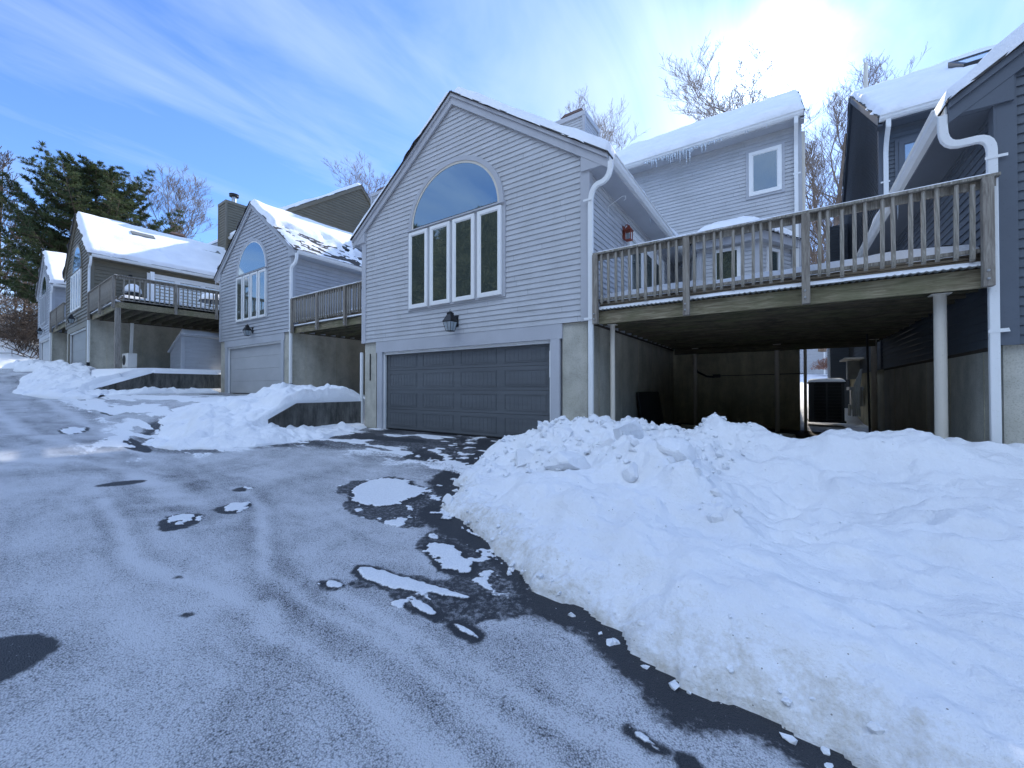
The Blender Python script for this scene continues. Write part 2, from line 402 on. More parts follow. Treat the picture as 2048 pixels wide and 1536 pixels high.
def lantern(parent, u, w, mir=1, v=0., s=1., snow=False):
    """tapered black carriage lantern with frosted glass, hung off the wall"""
    L = MB(); c = (u, v-.21*s)
    def ring(h, r): return [(c[0]+r*a, c[1]+r*b, w+h) for a, b in ((-1, -1), (1, -1), (1, 1), (-1, 1))]
    def fr(h0, r0, h1, r1): L.hexa(ring(h0, r0)+ring(h1, r1))
    fr(.0*s, .062*s, .015*s, .066*s)
    fr(.20*s, .108*s, .215*s, .118*s); fr(.215*s, .118*s, .36*s, .05*s); fr(.36*s, .052*s, .40*s, .052*s); fr(.40*s, .035*s, .415*s, .03*s)
    b0, b1 = ring(.015*s, .066*s), ring(.2*s, .11*s)
    for k in range(4): L.tube([b0[k], b1[k]], .007*s, 4)
    for k in range(4):
        m0 = [(b0[k][i]+b0[(k+1) % 4][i])/2 for i in range(3)]; m1 = [(b1[k][i]+b1[(k+1) % 4][i])/2 for i in range(3)]
        L.tube([m0, m1], .004*s, 4)
    L.tube([(c[0]+.022*math.cos(a), c[1], w+.44*s+.022*math.sin(a)) for a in [i*2*PI/10 for i in range(11)]], .005*s, 5)
    L.tube([(c[0], c[1]+.05*s, w+.3*s), (c[0], c[1]+.12*s, w+.34*s), (c[0], v-.02, w+.28*s)], .012*s, 6)
    L.box(u-.055*s, u+.055*s, v-.03, v-.004, w+.12*s, w+.36*s)
    o = L.build('wall_lamp', M['black'], parent, mir=mir)
    g = MB(); g.hexa(ring(.016*s, .058*s)+ring(.199*s, .1*s)); g.build('lamp_glass', M['frost'], o, mir=mir)
    return o

def downspout(parent, path, mir=1, w=.075, d=.055, straps=(), name='downspout', wd=(0, 1, 0)):
    if abs(path[0][1]-path[-1][1]) > .2: mb = MB(); mb.rect_tube(path, w, d, Vector((1, 0, 0)))
    else: mb = MB(); mb.rect_tube([(p[0], path[-1][1], p[2]) for p in path], d, w, Vector(wd))
    for (x, y, z) in straps: mb.box(x-.07, x+.10, y-.045, y-.036, z-.02, z+.02)
    return mb.build(name, M['white'], parent, mir=mir, bevel=.008)
def arc(p0, p1, p2, n=6):
    p0, p1, p2 = Vector(p0), Vector(p1), Vector(p2)
    return [tuple(p0*(1-t)**2+p1*2*t*(1-t)+p2*t*t) for t in [i/n for i in range(n+1)]]

def town_house(name, loc, rz, W, sid, trm, label, door='panel', doorcol=None, mir=1, rear=(-2.7, 3.23), snow_cov=None, frame=None, wing_snow=.17,
               side_door=None, pale=False, chim=True, rearwin=True, seed=1, foot=-1.0, chimcol=None, front=True):
    H = empty(name, loc, rz, label, 'house', 'row of townhouses')
    S_, T_ = sid, trm; fm = frame or M['vinyl']
    rid = -W/2; o = .40; we, wp = 5.05, 7.58; sl = (wp-we)/(W/2+o); D = 6.6
    roofw = lambda u: wp-sl*abs(u-rid)
    wt = roofw(0)-.12
    # clapboard walls
    mb = MB(); hw = 1.0
    clap(mb, [(-W, 2.24), (0, 2.24), (0, wt), (rid, wp-.14), (-W, wt)], lambda p, q, t: (p, -t, q))
    mb.build('front_siding', S_, H, mir=mir, fix=False)
    mb = MB(); clap(mb, [(0, 2.24), (D, 2.24), (D, we-.12), (0, we-.12)], lambda p, q, t: (t, p, q)); mb.build('side_siding', S_, H, mir=mir, fix=False)
    mb = MB(); clap(mb, [(0, 2.24), (D, 2.24), (D, we-.12), (0, we-.12)], lambda p, q, t: (-W-t, p, q)); mb.build('side_siding', S_, H, mir=mir, fix=False)
    # concrete: side walls, piers
    for q in ((-.25, -.022, -.52, -.2505), (-W+.022, -W+.25, -W+.2505, -W+.49)):
        c = MB(); c.box(q[0], q[1], .03, D, foot, 2.236); c.box(q[2], q[3], .03, .30, foot, 2.236); c.build('foundation_wall', M['conc'], H, mir=mir)
    c = MB(); c.prism([(-W+.26, foot), (-.26, foot), (-.26, 2.2), (-.012, 2.2), (-.012, wt-.02), (rid, wp-.17), (-W+.012, wt-.02), (-W+.012, 2.2), (-W+.26, 2.2)], lambda p, q, tt: (p, tt, q), .31, D-.01)
    c.prism([(-.012, 2.237), (-.012, wt-.02), (rid, wp-.17), (-W+.012, wt-.02), (-W+.012, 2.237)], lambda p, q, tt: (p, tt, q), .012, .309); c.build('light_block_core', M['dirt'], H, mir=mir)  # unseen solid core, added to stop sun leaking through the hollow shell
    c = MB()   # form seams left in the poured wall
    for k in range(5):
        vv = .55+k*1.22; c.box(-.0215, -.0165, vv, vv+.012, foot+.3, 2.225)
    c.build('form_seam', M['conc_moss'], H, mir=mir)
    # trim
    for u0, u1, x0, x1 in ((-.125, .022, .0225, .045), (-W-.022, -W+.125, -W-.045, -W-.0225)):
        t = MB(); t.box(u0, u1, -.034, -.003, 2.235, wt-.02); t.box(x0, x1, -.0335, .12, 2.235, we-.13); t.build('corner_trim', T_, H, mir=mir)
    # rake boards with boxed returns
    for sgn in (1, -1):
        r = MB()
        e = rid+sgn*(W/2+o); k = rid+sgn*(W/2-.0)
        for (a, b, v0, v1, off) in ((0., .075, -.10, -.03, 0), (.078, .235, -.07, -.028, 0)):
            r.hexa([(rid, v0, wp-b), (e, v0, we-b), (e, v1, we-b), (rid, v1, wp-b), (rid, v0, wp-a), (e, v0, we-a), (e, v1, we-a), (rid, v1, wp-a)])
        # return: triangular box closing the eave end
        zb = we-.155; r.prism([(e, zb), (k-sgn*.1, zb), (k-sgn*.1, roofw(k)-.1), (e, we-.1)], lambda p, q, tt: (p, tt, q), -.064, .02)
        r.build('rake_trim', T_, H, mir=mir)
    # roof
    r = MB()
    for sgn in (1, -1):
        e = rid+sgn*(W/2+o); v0, v1 = -.125, D+.4
        r.hexa([(rid, v0, wp+.002), (e+sgn*.02, v0, we-.012), (e+sgn*.02, v1, we-.012), (rid, v1, wp+.002), (rid, v0, wp+.035), (e+sgn*.02, v0, we+.02), (e+sgn*.02, v1, we+.02), (rid, v1, wp+.035)])
    roof = r.build('roof', M['shingle'], H, mir=mir)
    for sgn in (1, -1):
        f = MB(); e = rid+sgn*(W/2+o); k = rid+sgn*(W/2+.01)
        a, b = sorted((e, k)); f.box(a, b, .022, D, we-.16, we-.145); a, b = sorted((e, e-sgn*.02)); f.box(a, b, .022, D, we-.144, we-.02)
        f.build('soffit', T_, H, mir=mir)
    for sgn in (1, -1):
        e = rid+sgn*(W/2+o)
        P0 = (e+sgn*.02, -.14, we+.02); S = Vector((rid-e-sgn*.02, 0, wp+.02-we))
        snow_sheet('snow_cover', roof, P0, (0, D+.1, 0), S, 66, 44, wing_snow, cov=snow_cov if sgn == 1 else None, seed=seed+sgn, mir=mir)
    # gutters
    for sgn in (1, -1):
        e = rid+sgn*(W/2+o); g = MB()
        sec = [(0, 0), (0, -.12), (.06, -.12), (.10, -.075), (.105, -.02), (.125, -.012), (.125, 0), (.112, 0), (.098, -.012), (.09, -.07), (.055, -.108), (.012, -.108), (.012, 0)]
        g.prism([(e+sgn*p, we-.012+q) for p, q in sec], lambda p, q, tt: (p, tt, q), -.02, D-.35)
        g.build('gutter', M['white'], H, mir=mir)
    # garage opening
    hw = 2.44*W/6.4 if W < 6.2 else 2.44; gc = rid+.01; a, b = gc-hw, gc+hw; top = 1.96
    t = MB()
    for s0, s1 in ((a-.19, a), (b, b+.19)): t.box(s0, s1, -.012, .026, foot+.7, top); t.box(min(s0, s1)+(.004 if s0 < gc else 0), max(s0, s1)-(0 if s0 < gc else .004), .0262, .16, foot+.7, top)
    t.box(a-.24, b+.24, -.014, .026, top+.001, 2.238); t.box(a-.2, b+.2, .027, .16, top+.001, 2.15)
    t.build('garage_trim', T_, H, mir=mir)
    t = MB(); t.box(a+.001, a+.045, .045, .1, foot+.7, top-.002); t.box(b-.045, b-.001, .045, .1, foot+.7, top-.002); t.box(a+.046, b-.046, .045, .1, top-.062, top-.002); t.box(a+.046, b-.046, .03, .044, top-.03, top-.002)
    t.build('door_stop', M['white'], H, mir=mir)
    dm = doorcol; sec = [.035, .52, 1.005, 1.49, 1.945]
    d = MB()
    for k in range(4): d.box(a+.01, b-.01, .12, .16, sec[k]+.004, sec[k+1]-.002)
    D_ = d.build('garage_door', dm, H, mir=mir)
    if door == 'panel':
        p = MB(); pw = (b-a-.1)/4
        for i in range(4):
            for k in range(4):
                x0 = a+.05+i*pw+.10; x1 = x0+pw-.2; z0 = sec[k]+.075; z1 = sec[k+1]-.07
                for (q0, q1, h0, h1) in ((x0, x1, z0, z0+.018), (x0, x1, z1-.018, z1), (x0, x0+.018, z0+.018, z1-.018), (x1-.018, x1, z0+.018, z1-.018)):
                    p.box(q0, q1, .112, .121, h0, h1)
                p.box(x0+.035, x1-.035, .1155, .121, z0+.035, z1-.035)
                nb = 9
                for m in range(1, nb):
                    xx = x0+.035+(x1-x0-.07)*m/nb; p.box(xx-.004, xx+.004, .1125, .1156, z0+.04, z1-.04)
        p.build('door_panel', dm, D_, mir=mir)
    s_ = MB(); s_.box(a, b, .09, .2, -.005, .036); s_.build('door_seal', M['black'], H, mir=mir)
    s_ = MB(); s_.box(a-.15, b+.15, -.06, .35, -.4, -.006); s_.build('threshold', M['conc'], H, mir=mir)
    if front:
        # arched window
        rx, rz_, cb = 1.40*W/6.4, 1.30, 4.83
        def half(r0x, r0z, r1x, r1z, v0, v1, nm, mat, par, n=40):
            q = MB()
            for i in range(n):
                A = PI*i/n; B = PI*(i+1)/n
                pts = []
                for vv in (v0, v1):
                    pts += [(rid+r0x*math.cos(A), vv, cb+r0z*math.sin(A)), (rid+r1x*math.cos(A), vv, cb+r1z*math.sin(A)), (rid+r1x*math.cos(B), vv, cb+r1z*math.sin(B)), (rid+r0x*math.cos(B), vv, cb+r0z*math.sin(B))]
                q.hexa(pts)
            return q.build(nm, mat, par, mir=mir)
        w1 = half(rx-.10, rz_-.10, rx, rz_, -.062, -.002, 'window', T_, H)
        half(rx-.15, rz_-.15, rx-.101, rz_-.101, -.05, -.002, 'window_frame', M['offwhite'] if fm is M['vinyl'] else fm, w1)
        g = MB(); n = 40; g.face([(rid+(rx-.151)*math.cos(PI*i/n), -.042, cb+.03+(rz_-.181)*math.sin(PI*i/n)) for i in range(n+1)]); g.build('pane', M['glass_arch'], w1, mir=mir)
        q = MB(); q.hexa([(rid-rx-.03, -.09, cb-.04), (rid+rx+.03, -.09, cb-.04), (rid+rx+.03, -.0, cb-.04), (rid-rx-.03, -.0, cb-.04), (rid-rx-.03, -.085, cb-.012), (rid+rx+.03, -.085, cb-.012), (rid+rx+.03, -.0, cb+.03), (rid-rx-.03, 0, cb+.03)])
        q.build('window_sill', T_, w1, mir=mir)
        q = MB(); z0, z1 = 2.93, cb-.042; q.box(rid-rx-.03, rid+rx+.03, -.042, -.002, z0-.03, z1); q.build('window_surround', T_, H, mir=mir)
        cw = (2*rx-.0)/4
        for i in range(4):
            x0 = rid-rx+i*cw+.045; window_unit(H, x0, x0+cw-.09, z0+.01, z1-.04, fm, M['glass_pale'] if pale else M['glass'], v=-.042, mir=mir, out=.045, fw=.07)
        lantern(H, rid+.11 if mir == 1 else rid, 2.27, mir=mir, s=1.02)
    # rear block
    a, b = rear; V0 = D; RE, RR = 8.29, 11.85; vr = 11.3; ov = .35; s1 = (RR-RE)/(vr-V0+ov); s2 = 1.1; vb = 15.6
    zz = lambda v: RR-s1*(vr-v) if v < vr else RR-s2*(v-vr)
    mb = MB(); clap(mb, [(a, 2.24), (b, 2.24), (b, RE-.02), (a, RE-.02)], lambda p, q, t: (p, V0-t, q)); mb.build('rear_block_siding', S_, H, mir=mir, fix=False)
    for side, sg in ((b, 1), (a, -1)):
        mb = MB(); clap(mb, [(V0, 2.24 if sg == 1 else 3.), (vb, 2.24), (vb, zz(vb)-.1), (vr, RR-.1), (V0, zz(V0)-.1)], lambda p, q, t: (side+sg*t, p, q)); mb.build('gable_siding', S_, H, mir=mir, fix=False)
    c = MB(); c.box(a+.03, b-.03, V0+.03, vb-.03, foot, 2.236); c.build('rear_foundation', M['conc_moss'], H, mir=mir)
    c = MB(); c.prism([(V0+.02, 2.24), (V0+.02, zz(V0)-.12), (vr, RR-.12), (vb-.02, zz(vb)-.12), (vb-.02, 2.24)], lambda p, q, tt: (tt, p, q), a+.02, b-.02); c.build('light_block_core', M['dirt'], H, mir=mir)  # same added filler in the rear block, blocks stray sun
    t = MB(); t.box(b-.12, b+.022, V0-.032, V0-.004, 2.236, RE-.16); t.box(b+.0225, b+.045, V0-.031, V0+.10, 2.236, RE-.1); t.box(b+.018, b+.04, vb-.12, vb+.03, 2.236, zz(vb)-.25)
    t.box(a, b+.1, V0-ov, V0-ov+.02, RE-.17, RE-.01); t.box(a, b+.1, V0-ov+.0205, V0-.02, RE-.17, RE-.155)
    for sd, sg in ((b, 1), (a, -1)):
        x0, x1 = sorted((sd+sg*.012, sd+sg*.09))
        for (va, vc) in ((V0-ov, vr), (vr, vb+.25)):
            A, B = zz(va)-.0, zz(vc)-.0
            t.hexa([(x0, va, A-.22), (x1, va, A-.22), (x1, vc, B-.22), (x0, vc, B-.22), (x0, va, A-.005), (x1, va, A-.005), (x1, vc, B-.005), (x0, vc, B-.005)])
    t.build('rear_trim', T_, H, mir=mir)
    r = MB()
    for (va, vc) in ((V0-ov-.03, vr), (vr, vb+.28)):
        A, B = zz(va), zz(vc); r.hexa([(a-.11, va, A), (b+.11, va, A), (b+.11, vc, B), (a-.11, vc, B), (a-.11, va, A+.035), (b+.11, va, A+.035), (b+.11, vc, B+.035), (a-.11, vc, B+.035)])
    rr = r.build('rear_roof', M['shingle'], H, mir=mir)
    va = V0-ov-.03; snow_sheet('snow_cover', rr, (a-.1, va, zz(va)+.035), (b-a+.2, 0, 0), (0, vr+.02-va, zz(vr)-zz(va)), 70, 50, .15, seed=seed+20, mir=mir, edge=.16)
    snow_sheet('snow_cover', rr, (a-.1, vr-.02, zz(vr)+.035), (b-a+.2, 0, 0), (0, vb+.25-vr, zz(vb+.25)-zz(vr)), 30, 30, .18, seed=seed+24, mir=mir)
    g = MB(); sec = [(0, 0), (0, -.12), (.06, -.12), (.10, -.075), (.105, -.02), (.125, -.012), (.125, 0), (.112, 0), (.098, -.012), (.09, -.07), (.055, -.108), (.012, -.108), (.012, 0)]
    g.prism([(V0-ov-p, RE-.015+q) for p, q in sec], lambda p, q, tt: (tt, p, q), a, b+.08); g.build('gutter', M['white'], H, mir=mir)
    x = b-.08; downspout(H, [(x, V0-ov-.05, RE-.13), (x, V0-ov-.05, RE-.28)]+arc((x, V0-ov-.05, RE-.3), (x, V0-.06, RE-.55), (x, V0-.065, RE-.85))+[(x, V0-.065, 2.5)], mir=mir, w=.09, straps=[(x, V0-.05, 6.8)])
    if rearwin: window_unit(H, 2.05, 2.83, 6.48, 7.72, fm, M['glass'], v=V0, mir=mir, casing=T_, fw=.09)
    if chim:
        cu0, cu1, cv0, cv1, ct = rid-.66, rid+.44, 6.05, 7.25, 10.5
        mb = MB()
        for (fn, p0, p1) in ((lambda p, q, t: (p, cv0-t, q), cu0, cu1), (lambda p, q, t: (cu1+t, p, q), cv0, cv1), (lambda p, q, t: (cu0-t, p, q), cv0, cv1), (lambda p, q, t: (p, cv1+t, q), cu0, cu1)):
            clap(mb, [(p0, 6.2), (p1, 6.2), (p1, ct), (p0, ct)], fn)
        ch = mb.build('chimney', chimcol or S_, H, mir=mir, fix=False)
        t = MB()
        for x in (cu0, cu1):
            for y in (cv0, cv1): t.box(x-.05, x+.05, y-.05, y+.05, 6.2, ct-.14)
        t.box(cu0-.06, cu1+.06, cv0-.06, cv1+.06, ct-.139, ct+.02); t.build('chimney_trim', chimcol or T_, ch, mir=mir)
        if chim == 'flue':
            q = MB(); q.tube([((cu0+cu1)/2, (cv0+cv1)/2, ct), ((cu0+cu1)/2, (cv0+cv1)/2, ct+.55)], .13, 14); q.build('flue_pipe', M['galv'], ch, mir=mir, smooth=False)
            q = MB(); q.tube([((cu0+cu1)/2, (cv0+cv1)/2, ct+z) for z in (.55, .58, .62, .72, .76)], [.2, .26, .24, .27, .12], 16); q.build('chimney_cap', M['black'], ch, mir=mir)
        else:
            q = MB(); q.box(cu0+.2, cu1-.2, cv0+.2, cv1-.2, ct+.02, ct+.2); q.hexa([(cu0+.12, cv0+.15, ct+.2), (cu1-.12, cv0+.15, ct+.2), (cu1-.12, cv1-.15, ct+.2), (cu0+.12, cv1-.15, ct+.2), (cu0+.25, cv0+.2, ct+.33), (cu1-.2, cv0+.25, ct+.36), (cu1-.2, cv1-.25, ct+.36), (cu0+.25, cv1-.2, ct+.33)]); q.build('chimney_cap', M['brick'], ch, mir=mir)
    if side_door:
        v0, v1, zt, gm2 = side_door; n = 3 if v1-v0 > 2.6 else 2
        t = MB(); t.box(.005, .055, v0, v1, zt-.09, zt); t.box(.005, .055, v0, v0+.09, 2.6, zt-.09); t.box(.005, .055, v1-.09, v1, 2.6, zt-.09)
        sd = t.build('patio_door', fm, H, mir=mir); k = (v1-v0-.18)/n
        for i in range(n):
            q0 = v0+.09+i*k; window_unit(sd, q0, q0+k, 2.55, zt-.095, fm, gm2, v=.006, plane='u', mir=mir, name='door_panel', fw=.10, out=.042)
    return H

SID_M = m_paint('blue_grey_siding', (.475, .485, .50), board=True); TRM_M = m_paint('blue_grey_trim', (.435, .445, .47), streak=(1, 1, 1))
SID_2 = m_paint('blue_siding', (.39, .41, .44), board=True); TRM_2 = m_paint('blue_trim', (.40, .42, .45), streak=(1, 1, 1))
SID_B = m_paint('olive_brown_siding', (.165, .148, .108), board=True); TRM_B = m_paint('olive_brown_trim', (.17, .153, .115), streak=(1, 1, 1))
SID_D = m_paint('slate_siding', (.095, .112, .135), board=True); TRM_D = m_paint('slate_trim', (.105, .122, .147), streak=(1, 1, 1))
DOOR_D = m_paint('slate_garage_paint', (.108, .118, .128), .42, .15, (.6, 1, 7), .0006)
DOOR_L = m_paint('pale_garage_paint', (.40, .41, .42), .5, .08, (1, 1, 2), .0006)
DOOR_G = m_paint('grey_garage_paint', (.23, .235, .235), .5, .08, (1, 1, 2), .0006)
def patchy(e, s):
    n = fbm(e*.9, s*1.1, 40, 4); m = fbm(e*3.5, s*7, 44, 4)
    lim = .50+.36*n
    k = sstep(lim*4.4-.5, lim*4.4+.12, s)            # thick blanket further up
    low = .25*sstep(-.20, .22, m)
    c = np.maximum(k, low); hole = sstep(.35, .2, np.hypot((e-3.4)/1.2, (s-lim*4.4)/.25))
    return np.clip(c-hole*.0, 0, 1)

main = town_house('townhouse', (1.12, 0, .06), 0, 6.4, SID_M, TRM_M, 'pale blue-grey townhouse with dark slate double garage door and arched window', doorcol=DOOR_D, side_door=(2.15, 5.2, 4.62, M['glass']), seed=3)
CLAP[:] = [.135, .025]
h2 = town_house('townhouse', (-10.47, .75, .88), 0, 5.95, SID_2, TRM_2, 'blue-grey townhouse with plain pale garage door and patchy snow on its roof', door='plain', doorcol=DOOR_L, frame=M['white'], snow_cov=patchy, side_door=(3.4, 5.2, 4.55, M['glass']), seed=5)
CLAP[:] = [.16, .034]
h3 = town_house('townhouse', (-21.45, -2.41, 1.95), math.radians(-1.4), 5.95, SID_B, TRM_B, 'olive-brown townhouse with white casements and a clapboard chimney with metal flue', door='plain', doorcol=DOOR_G, side_door=(1.9, 5.3, 4.72, M['glass_pale']), pale=True, seed=7, chim='flue')
h4 = town_house('townhouse', (-32.2, -2.2, 2.25), math.radians(-1.4), 5.95, SID_2, TRM_2, 'farthest grey townhouse of the row beside the snow bank and woods', door='plain', doorcol=DOOR_L, frame=TRM_2, seed=9)
CLAP[:] = [.104, .017]
rh = town_house('townhouse', (5.98, .05, -.66), 0, 6.4, SID_D, TRM_D, 'dark slate-blue townhouse with sloping gutter at the deck end', door='plain', doorcol=DOOR_G, mir=-1, rear=(-6.5, 0), rearwin=False, chim=False, seed=11, foot=-.9)

# main house extras ------------------------------------------------
downspout(main, [(.44, .03, 4.93), (.44, .03, 4.86)]+arc((.44, .03, 4.84), (.42, -.02, 4.62), (.26, -.03, 4.60), 5)+arc((.22, -.03, 4.6), (.085, -.04, 4.56), (.075, -.045, 4.32), 5)+[(.075, -.045, 1.6), (.075, -.045, -.2)], w=.085, d=.06, straps=[(.03, -.045, 2.26), (.02, -.045, 4.35)])
g = MB()   # hook bracket and icicle under the soffit
g.tube([(.02, .95, 4.62), (.3, .95, 4.75), (.36, .95, 4.74), (.37, .95, 4.68), (.33, .95, 4.66)], .008, 5); g.tube([(.02, .95, 4.62), (.012, .95, 4.4)], .008, 5)
g.build('plant_hook', M['white'], main)
def icicles(parent, pts, mir=1):
    for (x, y, z, L, r) in pts: g = MB(); g.tube([(x, y, z), (x, y, z-L*.5), (x+.004, y, z-L)], [r, r*.55, .002], 6); g.build('icicle', M['ice'], parent, mir=mir, smooth=True)
pts = []
for i in range(40):
    x = -.75+i*.055+rnd.uniform(-.02, .02); k = math.exp(-((x-.2)/.9)**2)
    pts.append((x, 6.6-.35-.12, 8.16, (.08+rnd.random()**1.6*.55)*k+.02, .016+.012*rnd.random()))
for x in (2.0, 2.06, 2.5): pts.append((x, 6.13, 8.16, .18, .01))
icicles(main, pts); icicles(main, [(.38, 2.6, 4.9, .22, .014), (.4, 4.0, 4.9, .25, .016), (.38, 4.06, 4.9, .15, .012)])
icicles(rh, [(.38, 2.6, 4.9, .28, .014)], -1)
def red_lamp(parent, v, w):
    L = MB(); x = .16; parent2 = parent; parent = None
    L.box(.016, .035, v-.07, v+.07, w+.05, w+.4)
    for h in (.0, .24): L.box(x-.085, x+.085, v-.085, v+.085, w+h, w+h+.02)
    for a in (-1, 1):
        for b in (-1, 1): L.box(x+a*.075-.01, x+a*.075+.01, v+b*.075-.01, v+b*.075+.01, w+.02, w+.24)
    L.hexa([(x-.11, v-.11, w+.26), (x+.11, v-.11, w+.26), (x+.11, v+.11, w+.26), (x-.11, v+.11, w+.26), (x-.04, v-.04, w+.36), (x+.04, v-.04, w+.36), (x+.04, v+.04, w+.36), (x-.04, v+.04, w+.36)])
    L.box(x-.03, x+.03, v-.03, v+.03, w+.36, w+.4)
    L.tube([(.03, v, w+.32), (.07, v, w+.42), (.12, v, w+.44), (x, v, w+.40)], .012, 6); L.tube([(.03, v, w+.18), (.06, v, w+.26), (.03, v, w+.3)], .01, 6)
    L.v = [(a*.8+.004, v+(b-v)*.8, w+(c-w)*.8) for a, b, c in L.v]
    o = L.build('wall_lamp', M['rust'], parent2); o['label'] = 'rust-red carriage lantern'
    g = MB(); g.box(x*.8-.03, x*.8+.03, v-.03, v+.03, w+.02, w+.15); g.build('lamp_glass', M['frost'], o)
red_lamp(main, 1.85, 4.2)
def small_lamp(parent, v, w, mir=1):
    L = MB(); L.tube([(.02, v, w), (.1, v, w+.02), (.14, v, w+.1)], .015, 6); L.tube([(.14, v, w+.1), (.14, v, w+.02), (.14, v, w-.09)], [.05, .085, .05], 10)
    L.build('wall_lamp', M['black'], parent, mir=mir)
small_lamp(h2, 2.7, 4.35); small_lamp(h3, 1.3, 4.35)
m_ = MB(); m_.box(-6.16, -6.13, .012, .03, 1.25, 1.95); m_.build('meter_strip', M['black'], main)
m_ = MB(); m_.box(-.79, -.755, .02, .06, 1.25, 1.75); m_.build('door_sensor', M['vinyl'], main)
# octagonal breakfast bay on the main house
by0 = 6.6; P = [(.95, by0), (1.1, 5.45), (2.32, 5.3), (3.0, by0)]
P = [(.35, by0), (.95, 5.35), (2.3, 5.35), (3.02, by0)]
mb = MB(); bay_t = MB()
for i in range(3):
    A, B = Vector((*P[i], 0)), Vector((*P[i+1], 0)); d = (B-A); L = d.length; d.normalize(); n = Vector((d.y, -d.x, 0))
    clap(mb, [(0, 2.3), (L, 2.3), (L, 4.9), (0, 4.9)], lambda p, q, t, A=A, d=d, n=n: tuple(A+d*p+n*t+Vector((0, 0, q))))
bay = mb.build('bay_wall', SID_M, main, fix=False)
cx_, cy_ = 1.65, by0
def off(P, k): return [(x+(x-cx_)*k, by0+(y-by0)*(1+k) if i in (1, 2) else y) for i, (x, y) in enumerate(P)]
Q = off(P, .16); mb = MB(); mb.prism(Q, lambda p, q, t: (p, q, t), 4.80, 5.02); mb.build('bay_fascia', TRM_M, bay)
mb = MB()
for i in (1, 2): x, y = P[i]; mb.box(x-.06, x+.06, y-.05, y+.05, 2.3, 4.8)
mb.build('bay_trim', TRM_M, bay)
mb = MB(); k0 = len(mb.v); apex = [(1.3, by0-.05, 5.65), (2.0, by0-.05, 5.65)]
Q2 = off(P, .22); mb.face([(Q2[0][0], Q2[0][1], 5.025), (Q2[1][0], Q2[1][1], 5.025), apex[0]]); mb.face([(Q2[1][0], Q2[1][1], 5.025), (Q2[2][0], Q2[2][1], 5.025), apex[1], apex[0]]); mb.face([(Q2[2][0], Q2[2][1], 5.025), (Q2[3][0], Q2[3][1], 5.025), apex[1]]); mb.face([(q[0], q[1], 5.022) for q in Q2][::-1])
mb.build('bay_roof', M['shingle'], bay)
n = 40; e = np.linspace(0, 1, n); U, V = np.meshgrid(np.linspace(-.1, 3.4, n), np.linspace(4.95, 6.62, n), indexing='ij')
hd = polyd(U, V, [(q[0], q[1]) if i in (1, 2) else (q[0], q[1]+.2) for i, q in enumerate(Q2)])
hz_ = 5.03+.62*np.clip(hd/1.3, 0, 1)+.30*np.sqrt(np.clip(hd/.35, 0, 1))+.03*fbm(U*2, V*2, 3); hz_ = np.where(hd <= 0, 5.0, hz_)
grid_obj('snow_cover', U, V, hz_, M['snow_clean'], bay, mask=hd > -.04)
def slant_window(parent, A, B, a, b, w0, w1, fm):
    A, B = Vector((*A, 0)), Vector((*B, 0)); d = (B-A).normalized(); n = Vector((d.y, -d.x, 0))
    def bx(mb, a0, a1, z0, z1, o0, o1):
        pts = []
        for z in (z0, z1):
            for (p, o) in ((a0, o1), (a1, o1), (a1, o0), (a0, o0)): q = A+d*p+n*o; pts.append((q.x, q.y, z))
        mb.hexa(pts)
    f = MB(); k = .08
    bx(f, a, b, w0, w0+k, .0, .05); bx(f, a, b, w1-k, w1, .0, .05); bx(f, a, a+k, w0+k, w1-k, 0, .05); bx(f, b-k, b, w0+k, w1-k, 0, .05)
    w = f.build('window', fm, parent); g = MB(); bx(g, a+k, b-k, w0+k, w1-k, .0, .025); g.build('pane', M['glass'], w)
slant_window(bay, P[1], P[2], .34, .98, 3.35, 4.74, M['vinyl'])
slant_window(bay, P[0], P[1], .8, 1.2, 3.35, 4.7, M['vinyl'])
slant_window(bay, P[2], P[3], .35, .9, 3.35, 4.7, M['vinyl'])
# slate house extras
downspout(rh, [(.44, .0, 4.93), (.44, .0, 4.80)]+arc((.44, .0, 4.78), (.44, -.01, 4.57), (.31, -.015, 4.56), 5)+arc((.18, -.02, 4.56), (.065, -.02, 4.56), (.06, -.02, 4.40), 5)+[(.06, -.02, 2.0), (.055, -.02, .3), (.045, -.03, -.3)], mir=-1, w=.08, d=.06)
g = MB(); g.box(-.05, .12, -.066, -.058, 4.30, 4.33); g.hexa([(-.05, -.064, 2.38), (.11, -.064, 2.37), (.11, -.056, 2.37), (-.05, -.056, 2.38), (-.04, -.064, 2.42), (.11, -.064, 2.41), (.11, -.056, 2.41), (-.04, -.056, 2.42)])
g.build('pipe_strap', M['white'], rh, mir=-1)
window_unit(rh, -1.25, -.32, 6.0, 7.72, TRM_D, M['glass_pale'], v=6.6, mir=-1, casing=TRM_D)
g = MB(); g.tube([(-.32, 11.2, 11.7), (-.32, 11.2, 12.75)], .06, 10); g.build('vent_pipe', M['offwhite'], rh, mir=-1)
